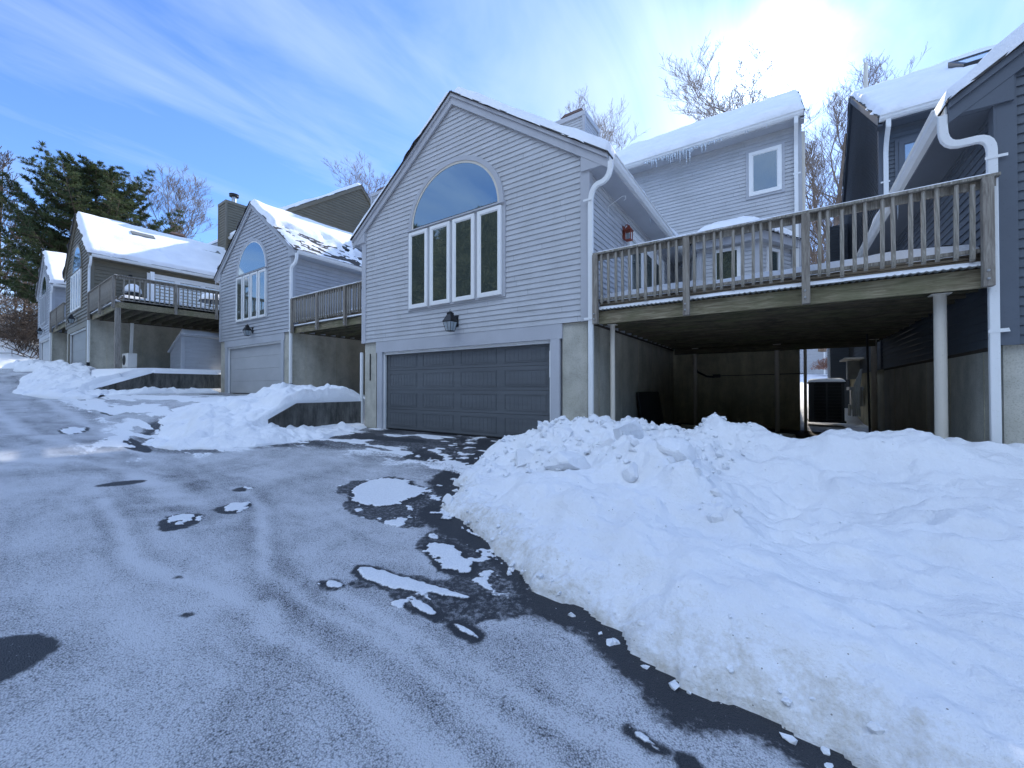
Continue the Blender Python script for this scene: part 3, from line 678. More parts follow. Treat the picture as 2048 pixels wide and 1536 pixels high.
def roof_hatch(parent, u0, u1, v0, v1, mir, base):
    s1 = (11.85-8.29)/(11.3-6.6+.35); z = lambda v: 11.85-s1*(11.3-v)+.05
    f = MB(); h = .30
    for (a, b, c, d) in ((u0, u1, v0, v0+.08), (u0, u1, v1-.08, v1), (u0, u0+.08, v0+.08, v1-.08), (u1-.08, u1, v0+.08, v1-.08)):
        f.hexa([(a, c, z(c)), (b, c, z(c)), (b, d, z(d)), (a, d, z(d)), (a, c, z(c)+h), (b, c, z(c)+h), (b, d, z(d)+h), (a, d, z(d)+h)])
    o = f.build('skylight', M['black'], parent, mir=mir)
    g = MB(); g.hexa([(u0+.08, v0+.08, z(v0+.08)+.22), (u1-.08, v0+.08, z(v0+.08)+.22), (u1-.08, v1-.08, z(v1-.08)+.22), (u0+.08, v1-.08, z(v1-.08)+.22), (u0+.08, v0+.08, z(v0+.08)+.27), (u1-.08, v0+.08, z(v0+.08)+.27), (u1-.08, v1-.08, z(v1-.08)+.27), (u0+.08, v1-.08, z(v1-.08)+.27)])
    g.build('pane', M['glass_pale'], o, mir=mir)
roof_hatch(rh, -3.4, -1.85, 8.3, 9.5, -1, 0)
mb = MB()
clap(mb, [(0, .6), (1.0, .6), (1.0, 2.3), (0, 2.3)], lambda p, q, t: (p*.55, 13.0-t, q)); clap(mb, [(13.0, .6), (14.4, .6), (14.4, 8.), (13., 8.)], lambda p, q, t: (.55+t, p, q)); clap(mb, [(0, 2.3), (.55, 2.3), (.55, 8.), (0, 8.)], lambda p, q, t: (p, 13.0-t, q))
mb.box(.0, .54, 13.02, 14.4, .2, 8.0); mb.build('side_bump_out', SID_D, rh, mir=-1, fix=False)
# small chimney-side skylights poking from the brown house roof
def flat_skylight(parent, v, s, W=5.95, L=.9, sgn=1):
    rid = -W/2; o = .4; e = rid+sgn*(W/2+o); k = (7.58-5.05)/(W/2+o)
    u0 = e-sgn*s; u1 = u0-sgn*.35; z = lambda u: 7.58-k*abs(u-rid)+.29
    f = MB(); f.hexa([(u0, v, z(u0)-.2), (u1, v, z(u1)-.2), (u1, v+L, z(u1)-.2), (u0, v+L, z(u0)-.2), (u0, v, z(u0)+.03), (u1, v, z(u1)), (u1, v+L, z(u1)), (u0, v+L, z(u0)+.03)])
    f.build('skylight', M['pvc'], parent)
flat_skylight(h3, 1.7, 2.1); flat_skylight(h3, 4.6, 2.1)
f_ = MB(); rid = -5.95/2
for v in (.0,):
    k = (7.58-5.05)/(5.95/2+.4); z = lambda u: 7.58-k*abs(u-rid)+.04; u0, u1 = -.75, -1.35
    f_.hexa([(u0, 2.6, z(u0)), (u1, 2.6, z(u1)), (u1, 4.4, z(u1)), (u0, 4.4, z(u0)), (u0, 2.6, z(u0)+.12), (u1, 2.6, z(u1)+.14), (u1, 4.4, z(u1)+.14), (u0, 4.4, z(u0)+.12)])
f_.build('skylight', M['black'], h2)
# downspouts of the far houses
for H_, bt in ((h2, .05), (h3, -.05), (h4, -.05)):
    downspout(H_, [(.44, .02, 4.93), (.44, .02, 4.84)]+arc((.44, .02, 4.82), (.42, -.0, 4.6), (.2, -.03, 4.55), 4)+arc((.16, -.03, 4.54), (.07, -.04, 4.5), (.07, -.045, 4.3), 4)+[(.07, -.045, 2.2), (.07, -.045, bt+.35)], w=.10, d=.07, straps=[(.03, -.045, 2.25)])
    b_ = MB(); b_.rect_tube([(.07, -.045, bt+.35), (.07, -.045, bt-.35)], .12, .1); b_.build('pipe_boot', M['black'], H_)
downspout(main, [(-6.48, -.0, 2.0), (-6.48, -.0, -.1)], w=.07, d=.06)

# ------------------------------------------------------------------ decks
def deck(parent_house_loc, rz, X0, X1, label, posts, depth=6.6, zoff=0., mir=1, side_rail=False, cols=(), pitch=.128, snow=.18, seed=0, corner_post=False, grp='raised timber decks'):
    """local frame: house corner. deck spans X0..X1, v 0..depth"""
    D = empty('timber_deck', parent_house_loc, rz, label, 'deck', grp)
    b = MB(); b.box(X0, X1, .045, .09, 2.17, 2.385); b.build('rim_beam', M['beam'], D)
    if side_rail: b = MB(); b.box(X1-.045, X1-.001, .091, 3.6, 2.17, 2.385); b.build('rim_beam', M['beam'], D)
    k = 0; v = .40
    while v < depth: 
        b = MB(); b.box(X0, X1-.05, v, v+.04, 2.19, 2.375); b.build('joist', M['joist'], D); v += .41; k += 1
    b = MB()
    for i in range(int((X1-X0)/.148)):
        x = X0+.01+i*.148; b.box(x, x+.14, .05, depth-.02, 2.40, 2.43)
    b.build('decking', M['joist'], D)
    c = MB(); n = int((X1-X0)/.035)   # corrugated sheet edge
    pts = [(X0+.06+(X1-X0-.12)*i/n, 2.402+.009*math.sin(i*PI/1.0) + (.009 if i % 2 else -.009)) for i in range(n+1)]
    for i in range(n):
        (a, za), (b2, zb) = pts[i], pts[i+1]; c.hexa([(a, -.02, za), (b2, -.02, zb), (b2, .25, zb), (a, .25, za), (a, -.02, za+.008), (b2, -.02, zb+.008), (b2, .25, zb+.008), (a, .25, za+.008)])
    c.build('corrugated_sheet', M['pvc'], D)
    b = MB()
    for i in range(5): b.box(X0+.03, X1-.03, .16+.001*i, .20, 2.44+i*.042, 2.474+i*.042)
    b.build('edge_boards', M['band'], D)
    r = MB(); r.box(X0, X1, -.075, .07, 3.36, 3.395); rail = r.build('hand_rail', M['wood'], D, bevel=.004)
    r = MB(); r.box(X0+.02, X1-.02, -.012, .024, 3.27, 3.358); r.build('rail_support', M['wood'], D)
    ends = list(posts)+([X1-.03] if posts[-1] < X1-.4 else []); bxs = []
    for a_, b_ in zip(ends[:-1], ends[1:]):
        k_ = int((b_-a_)/.12); bxs += [a_+(b_-a_)*j_/k_ for j_ in range(1, k_)]
    n = len(bxs)+1; proto = None
    for i in range(n):
        if i >= len(bxs): break
        x = bxs[i]
        if proto is None:
            q = MB(); zb = 2.50; q.hexa([(-.019, -.052, zb+.02), (.019, -.052, zb+.02), (.019, -.014, zb), (-.019, -.014, zb), (-.019, -.052, 3.357), (.019, -.052, 3.357), (.019, -.014, 3.357), (-.019, -.014, 3.357)])
            o = q.build('baluster', M['wood'], D); proto = o
        else:
            o = proto.copy(); COL.objects.link(o); o.parent = D
        o.location = (x+rnd.uniform(-.004, .004), 0, rnd.uniform(-.008, .012)); o.rotation_euler = (0, rnd.uniform(-.008, .008), 0)
        if (i+3) % 9 == 0: o.scale = (1.05, 1, 1); o.location.z -= .03
    r = MB(); r.box(X0+.06, X1-.06, -.0135, .03, 2.56, 2.60); r.build('rail_support', M['wood'], D)
    for p in posts:
        q = MB(); q.box(p-.045, p+.045, -.1, -.0145, 2.16, 3.357); po = q.build('rail_post', M['post'], D, bevel=.006)
        q = MB()
        for z in (2.24, 2.33): q.tube([(p-.01, -.118, z), (p-.01, -.099, z)], .013, 8)
        q.build('bolt', M['galv'], po)
    if side_rail:
        L = side_rail; r = MB(); r.box(X1-.07, X1+.075, .07, L, 3.36, 3.395); r.build('hand_rail', M['wood'], D); r = MB(); r.box(X1-.03, X1-.001, .07, L, 3.27, 3.358); r.box(X1-.03, X1-.001, .07, L, 2.47, 2.51); r.build('rail_support', M['wood'], D)
        for i in range(int(L/.15)):
            v = .2+i*.15
            o = proto.copy(); COL.objects.link(o); o.parent = D; o.rotation_euler = (0, 0, PI/2); o.location = (X1-.03, v, 0)
        for v in (1.75, 3.15):
            q = MB(); q.box(X1+.001, X1+.08, v-.045, v+.045, 2.16, 3.357); q.build('rail_post', M['post'], D)
    for (x, v, zb, r_) in cols:
        q = MB(); q.tube([(x, v, zb), (x, v, 2.168)], r_, 20); q.box(x-r_-.03, x+r_+.03, v-r_-.02, v+r_+.02, 2.169, 2.18); q.build('support_column', M['offwhite'], D, smooth=False)
    # snow: on rail cap, on sheet lip, on the deck
    s = MB()
    snow_sheet('snow_cover', D, (X0+.05, -.065, 3.396), (X1-X0-.1, 0, 0), (0, .125, 0), 160, 8, .022, seed=seed+1, edge=.03)
    snow_sheet('snow_cover', D, (X0+.06, -.018, 2.428), (X1-X0-.12, 0, 0), (0, .16, 0), 160, 8, .03, seed=seed+2, edge=.03)
    snow_sheet('snow_cover', D, (X0+.05, .14, 2.60), (X1-X0-.1, 0, 0), (0, depth-.3, 0), 120, 60, snow*.72, seed=seed+4, edge=.14)
    return D
d1 = deck((1.12, 0, .06), 0, .12, 4.84, 'long weathered deck joining the pale house to the slate house', [.165, 1.64, 3.12, 4.74], cols=[(.34, .3, -.3, .042), (4.44, .28, -.6, .058), (.75, 5.8, -.1, .05), (2.70, 5.8, -.1, .055), (4.58, 5.8, -.2, .055)], snow=.20, seed=50)
g = MB(); g.box(.2, 4.6, 5.74, 5.86, 2.02, 2.165); g.build('drop_beam', M['joist'], d1)
g = MB(); g.tube([(4.33, 4.5, .0), (4.30, 4.5, 2.18)], .02, 8); g.build('steel_rod', M['black'], d1)
d2 = deck((-10.47, .75, .88), 0, .12, 5.14, 'weathered deck between the pale townhouse and the patchy-snow house', [.165, 1.75, 3.3], snow=.16, seed=60)
for o in d2.children:
    if o.name.startswith('corrug'): o.hide_render = False
d3 = deck((-21.45, -2.41, 1.95), math.radians(-1.4), .12, 4.85, 'corner deck of the olive-brown house with snow-capped grill', [.165, 2.4, 4.72], side_rail=3.3, snow=.14, seed=70)
g = MB(); g.box(4.69, 4.84, -.02, .13, -.1, 2.165); g.build('support_post', M['post'], d3)
g = MB(); g.rect_tube([(.78, 1.2, -.05), (1.0, 1.2, 2.1)], .1, .1); g.rect_tube([(.9, 1.9, 2.5), (.9, 1.9, 4.6)], .14, .14); g.build('vent_pipe', M['white'], h3)
d4 = deck((-32.2, -2.2, 2.25), math.radians(-1.4), .12, 4.75, 'farthest deck between the brown house and the last grey house', [.165, 2.4], snow=.12, seed=80)

# things on decks
def blob(name, c, r, mat, parent=None, seed=0, sub=3, amp=.12, flat=None):
    bm = bmesh.new(); bmesh.ops.create_icosphere(bm, subdivisions=sub, radius=1); rg = np.random.RandomState(seed)
    P = np.array([v.co[:] for v in bm.verts]); o = rg.rand(3)*50
    n = fbm(P[:, 0]*1.5+o[0]+P[:, 2], P[:, 1]*1.5+o[1]-P[:, 2]*.7, seed, 4)
    for v, k in zip(bm.verts, n):
        q = v.co*(1+amp*k*2)
        if flat is not None and q.z < flat: q.z = flat
        v.co = Vector((q.x*r[0], q.y*r[1], q.z*r[2]))
    me = bpy.data.meshes.new(name); bm.to_mesh(me); bm.free(); me.materials.append(mat)
    me.polygons.foreach_set('use_smooth', [True]*len(me.polygons))
    o = bpy.data.objects.new(name, me); COL.objects.link(o); o.location = c; o.parent = parent; return o
# grill on brown deck
gr = empty('grill', (-20.6, -1.2, 4.45), .1, 'black barbecue grill under a cone of snow on the corner deck', 'grill')
g = MB(); g.box(-.35, .35, -.22, .22, .55, .75); g.prism([(-.22, .75), (.22, .75), (.2, .92), (.08, 1.02), (-.08, 1.02), (-.2, .92)], lambda p, q, t: (t, p, q), -.35, .35); g.build('grill_body', M['black'], gr)
for x in (-.3, .3):
    for y in (-.18, .18): g = MB(); g.box(x-.02, x+.02, y-.02, y+.02, 0, .549); g.build('leg', M['black'], gr)
blob('snow_cover', (0, 0, 1.0), (.42, .3, .42), M['snow_clean'], gr, 5, 3, .05, 0.)
def table(loc, label, seed):
    t = empty('patio_table', loc, .2, label, 'table')
    g = MB(); g.tube([(0, 0, .68), (0, 0, .72)], .55, 20); g.build('table_top', M['black'], t)
    for a in range(4): g = MB(); g.tube([(.4*math.cos(a*PI/2+.7), .4*math.sin(a*PI/2+.7), 0), (.3*math.cos(a*PI/2+.7), .3*math.sin(a*PI/2+.7), .68)], .02, 6); g.build('leg', M['black'], t)
    blob('snow_cover', (0, 0, .721), (.55, .55, .42), M['snow_clean'], t, seed, 3, .04, 0.)
table((-17.9, 1.0, 4.4), 'round patio table under thick snow on the corner deck', 4)
# wooden chair under snow, main deck
ch = empty('deck_chair', (4.15, 3.3, 2.72), .5, 'wooden deck chair buried in snow in front of the bay', 'chair')
g = MB(); g.hexa([(-.3, -.3, .18), (.3, -.3, .18), (.3, .3, .1), (-.3, .3, .1), (-.3, -.3, .21), (.3, -.3, .21), (.3, .3, .13), (-.3, .3, .13)]); g.build('seat', M['wood'], ch)
g = MB()
for i in range(4): x = -.28+i*.15; g.hexa([(x, .26, .1), (x+.12, .26, .1), (x+.12, .28, .1), (x, .28, .1), (x, .5, .55), (x+.12, .5, .55), (x+.12, .52, .55), (x, .52, .55)])
g.build('backrest', M['wood'], ch)
for x in (-.3, .27):
    g = MB(); g.box(x, x+.03, -.32, -.27, -.1, .36); g.build('leg', M['wood'], ch)
    g = MB(); g.box(x-.03, x+.06, -.34, .4, .36, .385); g.build('armrest', M['wood'], ch)
blob('snow_cover', (0, .05, .18), (.36, .4, .36), M['snow_clean'], ch, 8, 3, .10, -.1)
st = MB()
for (a, b) in (((0, 0, 0), (0, 0, .2)), ((.28, 0, 0), (.28, 0, .22)), ((0, 0, .12), (.28, 0, .2)), ((0, 0, .2), (.28, 0, .22)), ((.28, 0, .1), (.36, .05, .22)), ((.28, 0, .22), (.36, .05, .22))): st.tube([a, b], .011, 6)
o = st.build('wire_stand', M['black']); o.location = (5.58, 1.35, 2.86); tag(o, 'black wire stand poking out of deck snow by the slate wall', 'stand')

# ------------------------------------------------------------------ under the deck
o = MB().box(-.5, .5, -.03, .03, 0, 1.0).build('dark_panel', M['ac']); o.location = (1.42, 3.2, .03); o.rotation_euler = (math.radians(-10), 0, math.radians(78)); tag(o, 'dark board leaning on the concrete wall under the long deck', 'board')
g = MB(); g.tube([(-1.2, .5, 0), (1.2, -.5, -.02)], .05, 12); o = g.build('plastic_pipe', M['offwhite']); o.location = (2.95, 4.1, .12); tag(o, 'cream pipe lying on bare dirt under the long deck', 'pipe')
g = MB(); g.tube([(1.72, 6.58, 2.2), (1.70, 6.56, 1.85), (1.80, 6.56, 1.6), (2.05, 6.56, 1.46), (2.25, 6.57, 1.44)], .028, 8); g.tube([(2.3, 6.585, 1.47), (4.4, 6.585, 1.5)], .011, 6); g.box(2.22, 2.42, 6.56, 6.60, 1.42, 1.52)
o = g.build('wall_conduit', M['ac']); tag(o, 'dark cable and conduit running along the shaded back wall', 'conduit')
# condenser unit
ac = empty('air_conditioner', (4.98, 8.45, .12), 0, 'dark grey condenser unit with snow on top in the gap between houses', 'air conditioner')
g = MB(); g.box(-.43, .43, -.43, .43, 0, .05); g.box(-.43, .43, -.43, .43, 1.12, 1.17); g.box(-.39, .39, -.39, .39, .05, 1.12)
g.build('cabinet', M['ac'], ac)
g = MB()
for z in range(11):
    for (x0, x1) in ((-.33, -.03), (.03, .33)): g.box(x0, x1, -.425, -.395, .08+z*.095, .092+z*.095)
for x in (-.43, -.34, -.02, .33): g.box(x, x+(.09 if abs(x) > .35 else .04), -.43, -.392, .051, 1.119)
g.build('grille', M['acfin'], ac)
snow_sheet('snow_cover', ac, (-.43, -.43, 1.17), (.86, 0, 0), (0, .86, 0), 24, 24, .10, seed=90)
# meters on slate house wall
mt = empty('meter_cluster', (5.96, 9.9, .0), 0, 'cluster of grey meter boxes and pipes on the slate house side wall', 'utility meter')
g = MB(); g.box(-.28, -.0, -.25, .15, .55, 1.05); g.box(-.34, 0, -.4, .3, 1.05, 1.15); g.box(-.3, 0, .4, .8, 1.4, 2.1); g.build('meter_box', M['util'], mt)
g = MB()
for k in range(4): g.tube([(-.1-.05*k, -.45, .25), (-.12-.05*k, -.5, .6), (-.1-.04*k, -.45, 1.2), (-.05, -.42, 1.7)], .025, 8)
g.tube([(-.3, .0, .25), (-.3, -.1, .6)], .04, 8); g.build('meter_pipe', M['util'], mt)
g = MB(); g.box(-.45, 0, -.5, 1., 2.0, 2.05); g.build('meter_hood', M['offwhite'], mt)
# pipe at corner of back wall
g = MB(); g.box(4.40, 4.47, 6.62, 6.69, -.1, 8.0); o = g.build('corner_pipe', M['offwhite']); tag(o, 'pale vertical pipe on the back corner beside the condenser', 'pipe')
# dirt under deck
# distant house & shrub
bh = empty('distant_house', (6.5, 31, 2.6), 0, 'distant blue-grey house wall seen through the gap under the deck', 'house')
g = MB(); clap(g, [(-6, -1), (6, -1), (6, 4.2), (-6, 4.2)], lambda p, q, t: (p, -t, q)); g.build('wall', SID_2, bh, fix=False)
g = MB(); g.box(-.2, -.1, -.05, -.01, -1, 4.2); g.build('corner_trim', M['white'], bh)
g = MB(); g.prism([(-.4, 4.2), (4, 6.8), (8.4, 4.2)], lambda p, q, t: (t, p, q), -6.3, 6.3); g.build('roof', M['snow_clean'], bh)
rs = random.Random(3); g = MB()
for i in range(1500):
    a, b, r = rs.uniform(0, 2*PI), rs.uniform(0, PI/2), rs.uniform(.3, 1); d = Vector((math.cos(a)*math.sin(b+.0)*1.1, math.sin(a)*math.sin(b)*.8, math.cos(b)*.75))
    p = d*r; q = p+Vector((rs.gauss(0, .08), rs.gauss(0, .08), rs.gauss(.06, .06))); g.tube([p, q], [.014, .005], 3, False)
o = g.build('round_shrub', M['shrub'], fix=False); o.location = (6.35, 27, 2.35); tag(o, 'rounded reddish-brown shrub in the sunlit yard beyond the deck', 'shrub')

# mini split, box, shed, retaining walls
a3 = math.radians(-1.4)
ms = empty('heat_pump_unit', (-20.45, -1.3, 1.95), 0, 'white heat pump unit behind the wooden post under the brown house deck', 'heat pump')
g = MB(); g.box(-.42, .42, -.16, .16, .12, .72); g.box(-.38, -.3, -.16, .16, 0, .12); g.box(.3, .38, -.16, .16, 0, .12); g.build('cabinet', M['vinyl'], ms, bevel=.015)
g = MB(); g.tube([(-.1, -.175, .42), (-.1, -.161, .42)], .22, 24); g.build('fan_grille', M['ac'], ms)
g = MB(); g.box(-18.95+.0, -18.7, 4.15, 4.19, 2.7, 3.05); g.tube([(-18.83, 4.17, 2.7), (-18.83, 4.17, 2.0)], .02, 6); o = g.build('electric_box', M['util']); o.location = (-.9, -.02, .15); tag(o, 'small grey electric box on the concrete wall beside the brown house', 'electric box')
sh = empty('storage_shed', (-17.25, -.35, 1.90), 0, 'low blue-grey clapboard shed with snow on its lid beside the retaining wall', 'shed')
g = MB(); clap(g, [(-1.35, 0), (0, 0), (0, 1.42), (-1.35, .78)], lambda p, q, t: (p, -t, q)); clap(g, [(0, 0), (2.4, 0), (2.4, 1.42), (0, 1.42)], lambda p, q, t: (t, p, q)); clap(g, [(0, 0), (2.4, 0), (2.4, .78), (0, .78)], lambda p, q, t: (-1.35-t, p, q)); g.build('shed_wall', SID_2, sh, fix=False)
g = MB(); g.box(-.08, .025, -.03, -.002, 0, 1.4); g.box(.022, .04, -.029, .10, 0, 1.42); g.build('shed_trim', TRM_2, sh)
g = MB(); g.hexa([(-1.47, -.08, .80), (.08, -.08, 1.46), (.08, 2.5, 1.46), (-1.47, 2.5, .80), (-1.47, -.08, .87), (.08, -.08, 1.53), (.08, 2.5, 1.53), (-1.47, 2.5, .87)]); g.build('shed_roof', TRM_2, sh)
snow_sheet('snow_cover', sh, (-1.2, -.05, .99), (0, 2.5, 0), (1.25, 0, .53), 30, 20, .26, seed=95)
def wall_run(name, pts, th, label, seed):
    """pts: list of (x, y, ztop, zbot)"""
    g = MB()
    for (x0, y0, t0, b0), (x1, y1, t1, b1) in zip(pts[:-1], pts[1:]):
        g.hexa([(x0-th, y0, b0), (x0, y0, b0), (x1, y1, b1), (x1-th, y1, b1), (x0-th, y0, t0), (x0, y0, t0), (x1, y1, t1), (x1-th, y1, t1)])
    o = g.build(name, M['conc_dark'], bevel=.01); tag(o, label, 'retaining wall', 'retaining walls'); return o
w1 = wall_run('retaining_wall', [(-5.34, .02, .76, -.4), (-5.34, -1.72, .76, -.5), (-5.34, -2.35, .42, -.6)], .22, 'low dark stained retaining wall against the pale house corner', 1)
w2 = wall_run('retaining_wall', [(-16.60, .95, 1.72, .3), (-16.60, -1.5, 1.72, .3), (-16.60, -3.2, 1.05, .2)], .25, 'dark stained retaining wall below the small shed', 2)
0 and snow_sheet('snow_cover', w1, (-5.62, -1.85, .765), (.30, 0, 0), (0, 1.86, 0), 14, 60, .20, seed=101, edge=.09)
snow_sheet('snow_cover', w2, (-16.90, -1.45, 1.725), (.32, 0, 0), (0, 2.2, 0), 10, 40, .12, seed=104, edge=.07)
snow_sheet('snow_cover', w2, (-16.90, -3.2, 1.055), (.32, 0, 0), (0, 1.70, .665), 10, 40, .17, seed=106, edge=.07)

# ------------------------------------------------------------------ snow piles
PILE = [(1.3, .9), (.62, -.02), (.2, -.15), (-.45, -.45), (-.03, -1.61), (.38, -2.6), (.7, -3.05), (.75, -3.3), (1.0, -3.45), (1.25, -3.5), (1.6, -3.7), (2.1, -3.93), (2.45, -4.17), (2.8, -4.2), (3.03, -4.23), (3.36, -4.38), (3.66, -4.47), (3.99, -4.49), (4.22, -4.51), (4.5, -4.62), (5.5, -4.9), (8, -5.3), (14, -5.6), (14, .9)]
CP = [(.3, -.6, .12), (.53, -1, .36), (1.08, -1, .58), (1.66, -.9, .63), (2.04, -.9, .56), (2.5, -.5, .54), (2.85, -.3, .42), (3.24, -.5, .70), (3.61, -.5, .62), (4.16, -.3, .38), (4.46, -.7, .62), (4.75, -.7, .60), (5.22, -.7, .60), (5.5, -.5, .50), (5.72, -.5, .53), (5.9, -.8, .45), (6.1, -.9, .40), (7, -.8, .35), (9, -1, .3),
      (.6, -2.0, .04), (1.05, -2.52, .05), (1.87, -2.84, .15), (2.5, -3.16, .13), (3.16, -3.68, .06), (3.4, -3.8, .02), (3.69, -3.97, -.04), (4.07, -4.07, -.08), (4.41, -4.33, -.14),
      (1.6, -1.9, .26), (2.2, -1.7, .42), (2.36, -2.0, .38), (3.07, -2.3, .34), (3.1, -2.75, .18), (2.9, -1.3, .42), (2.0, -2.5, .18), (2.8, -3.0, .14),
      (3.6, -1.9, .08), (3.93, -2.33, -.03), (3.5, -1.2, .30), (4.44, -2.42, .06), (4.98, -2.49, .22), (5.31, -2.55, .20), (5.6, -1.6, .30), (4.6, -1.5, .20), (5.03, -3.41, -.02), (4.32, -3.56, -.10), (4.62, -4.22, -.15), (3.97, -4.3, -.18), (3.7, -3.2, -.04), (5.5, -4, -.08), (7, -4, 0), (7, -2, .3), (9, -3, .2), (13, -3, 0), (1.3, -3.2, -.12), (2.2, -3.7, -.12), (3.2, -4.1, -.2), (2.7, -3.8, -.08),
      (1.4, .2, .25), (2.6, .5, .2), (3.3, .3, .35), (4.2, .4, .15), (5, .3, .3), (5.8, .3, .2)]
def pile_height(x, y):
    num = 0; den = 0
    for (a, b, z) in CP:
        w = 1/((x-a)**2+(y-b)**2+.012)**1.7; num = num+w*z; den = den+w
    return num/den
def axis(*segs):
    out = []
    for a, b, n in segs: out += list(np.linspace(a, b, n, endpoint=False))
    out.append(segs[-1][1]); return np.array(out)
xs = axis((-.9, 5.6, 300), (5.6, 8, 50), (8, 14.2, 40)); ys = axis((-6.2, -4.9, 20), (-4.9, -1.5, 170), (-1.5, 1.2, 90))
PX, PY = np.meshgrid(xs, ys, indexing='ij')
edge_w = .09*fbm(PX*2.2, PY*2.2, 71, 3)+.06*fbm(PX*9, PY*9, 72, 3)
pd0 = polyd(PX, PY, PILE); pd = pd0+edge_w
gz = ground(PX, PY); zt = pile_height(PX, PY)
chunky = sstep(3.9, 2.6, PX)*sstep(-3.0, -2.2, PY)+.35*sstep(-2.6, -1.0, PY)+.15
chunky = np.clip(chunky, 0, 1)
w1_ = worley(PX*2.6, PY*2.6, 3); w2_ = worley(PX*6.5, PY*6.5, 5)
rdg = np.exp(-((np.abs((PX-3.05)*.60+(PY+2.62)*.80)/.20)**2))*sstep(2.2, 2.5, PX)*sstep(3.95, 3.6, PX); chunky = np.clip(chunky+rdg, 0, 1)
rough = .13*rdg+.11*fbm(PX*1.3, PY*1.3, 1, 3)+.085*fbm(PX*3.4, PY*3.4, 2, 5)*(.6+.4*chunky)+.15*chunky*(np.clip(.62-w1_, -.1, .5))+.10*chunky*np.clip(.55-w2_, -.05, .5)+.17*(.25-np.abs(fbm(PX*1.9+.8*PY, PY*3.4, 15, 4)))*(1-chunky)
nearfront = sstep(.55, .0, pd)
rough = rough+.06*nearfront*np.clip(.55-worley(PX*9, PY*9, 8), -.25, .6)+.06*nearfront*fbm(PX*12, PY*12, 19, 4)+.012*fbm(PX*22, PY*22, 9, 3)*(.25+.75*chunky)
# footstep-like dents in the hollow
hol = sstep(1.3, .3, np.hypot((PX-4.3)/1.3, (PY+2.4)/.7)); rough = rough-.13*hol*np.clip(.5-worley(PX*2.2, PY*3.4, 12), 0, .5)*2+.05*hol*fbm(PX*4, PY*8, 77, 3)
t_full = np.maximum(zt-gz+rough, .03+.02*fbm(PX*6, PY*6, 5))
cap = .035+np.clip(pd, 0, 9)*.85+.12*np.sqrt(np.clip(pd, 0, 1))
hgt = -np.log(np.exp(-t_full*9)+np.exp(-cap*9))/9
zz_ = gz+np.where(pd > 0, np.maximum(hgt, .01), -.12)
wallmask = ~((PX < 1.10) & (PY > -.02)) & ~((PX > 5.97) & (PY > .02)) & (PY < 1.15)
fade = sstep(.95, .25, PY); zz_ = np.where(PY > .2, gz-.05+(zz_-gz+.05)*fade, zz_)
dirt = sstep(.62, .0, pd)*(.72+.38*sstep(2.9, 3.8, PX))+.35*sstep(-2.2, -3.2, PY)*sstep(3.6, 2.4, PX)
pile = grid_obj('snow_bank', PX, PY, zz_, M['snow'], attrs={'dirt': dirt}, mask=(pd > -.05) & wallmask)
tag(pile, kind='stuff', label='big ploughed snow bank across the near corner of the lot', cat='snow bank')
# left pile P2 + terrace pile
P2 = [(-6.9, -3.9), (-6.0, -4.25), (-5.3, -4.05), (-4.75, -3.6), (-4.5, -3.0), (-4.25, -2.3), (-4.2, -1.5), (-4.35, -.9), (-4.9, -.35), (-5.2, .1), (-10.3, .6), (-9.4, -.9), (-9.0, -2.0), (-9.2, -3.0), (-8.2, -3.4)]
C2 = [(-6.3, -2.8, .62), (-5.9, -3.1, .48), (-6.6, -2.2, .85), (-5.7, -2.5, .60), (-5.9, -1.6, 1.0), (-5.6, -1, 1.08), (-5.7, 0, 1.15), (-7, -.5, 1.08), (-8, -.5, 1.15), (-9.5, 0, .98), (-8.2, -2, .80), (-8.8, -2.8, .5), (-7.2, -3.4, .22), (-6.2, -3.9, .02), (-5.0, -3.2, .15), (-4.9, -2.6, .20), (-4.8, -1.8, .08), (-4.7, -1, .08), (-5.1, -.3, .14), (-5.2, -1.2, .12), (-5.25, -1.8, .12), (-5.2, -2.4, .26), (-7.4, -2.6, .62)]
xs = axis((-10.6, -3.9, 190)); ys = axis((-4.8, .75, 150)); AX, AY = np.meshgrid(xs, ys, indexing='ij')
num = 0; den = 0
for (a, b, z) in C2:
    w = 1/((AX-a)**2+(AY-b)**2+.02)**1.7
    same = ((a < -5.35) == (AX < -5.4)) | (AY < -2.1)
    w = np.where(same, w, w*.002); num = num+w*z; den = den+w
zt2 = num/den; g2 = ground(AX, AY); d2_ = polyd(AX, AY, P2)+.16*fbm(AX*1.6, AY*3.5, 31, 4)+.05*fbm(AX*7, AY*7, 32, 3)
r2 = .12*fbm(AX*1.8, AY*1.8, 33, 5)+.16*np.clip(.58-worley(AX*2.3, AY*2.3, 6), -.2, .6)+.08*np.clip(.55-worley(AX*5.5, AY*5.5, 7), -.1, .6)+.05*fbm(AX*8, AY*8, 34, 3)
gsm = np.where(AX > -5.36, g2, np.minimum(g2, 2)); cap = .03+np.clip(d2_, 0, 9)*.75; tf = np.maximum(zt2-gsm+r2, .05)
h2_ = -np.log(np.exp(-tf*9)+np.exp(-cap*9))/9; Z2 = gsm+np.where(d2_ > 0, np.maximum(h2_, .008), -.12)
mk = (d2_ > -.05) & ~((AX > -5.26) & (AY > .0)) & ~((AX < -10.45) & (AY > .72))
pl2 = grid_obj('snow_bank', AX, AY, Z2, M['snow'], attrs={'dirt': sstep(.3, 0, d2_)*.4}, mask=mk); tag(pl2, kind='stuff', label='snow bank spilling round the end of the low retaining wall', cat='snow bank')
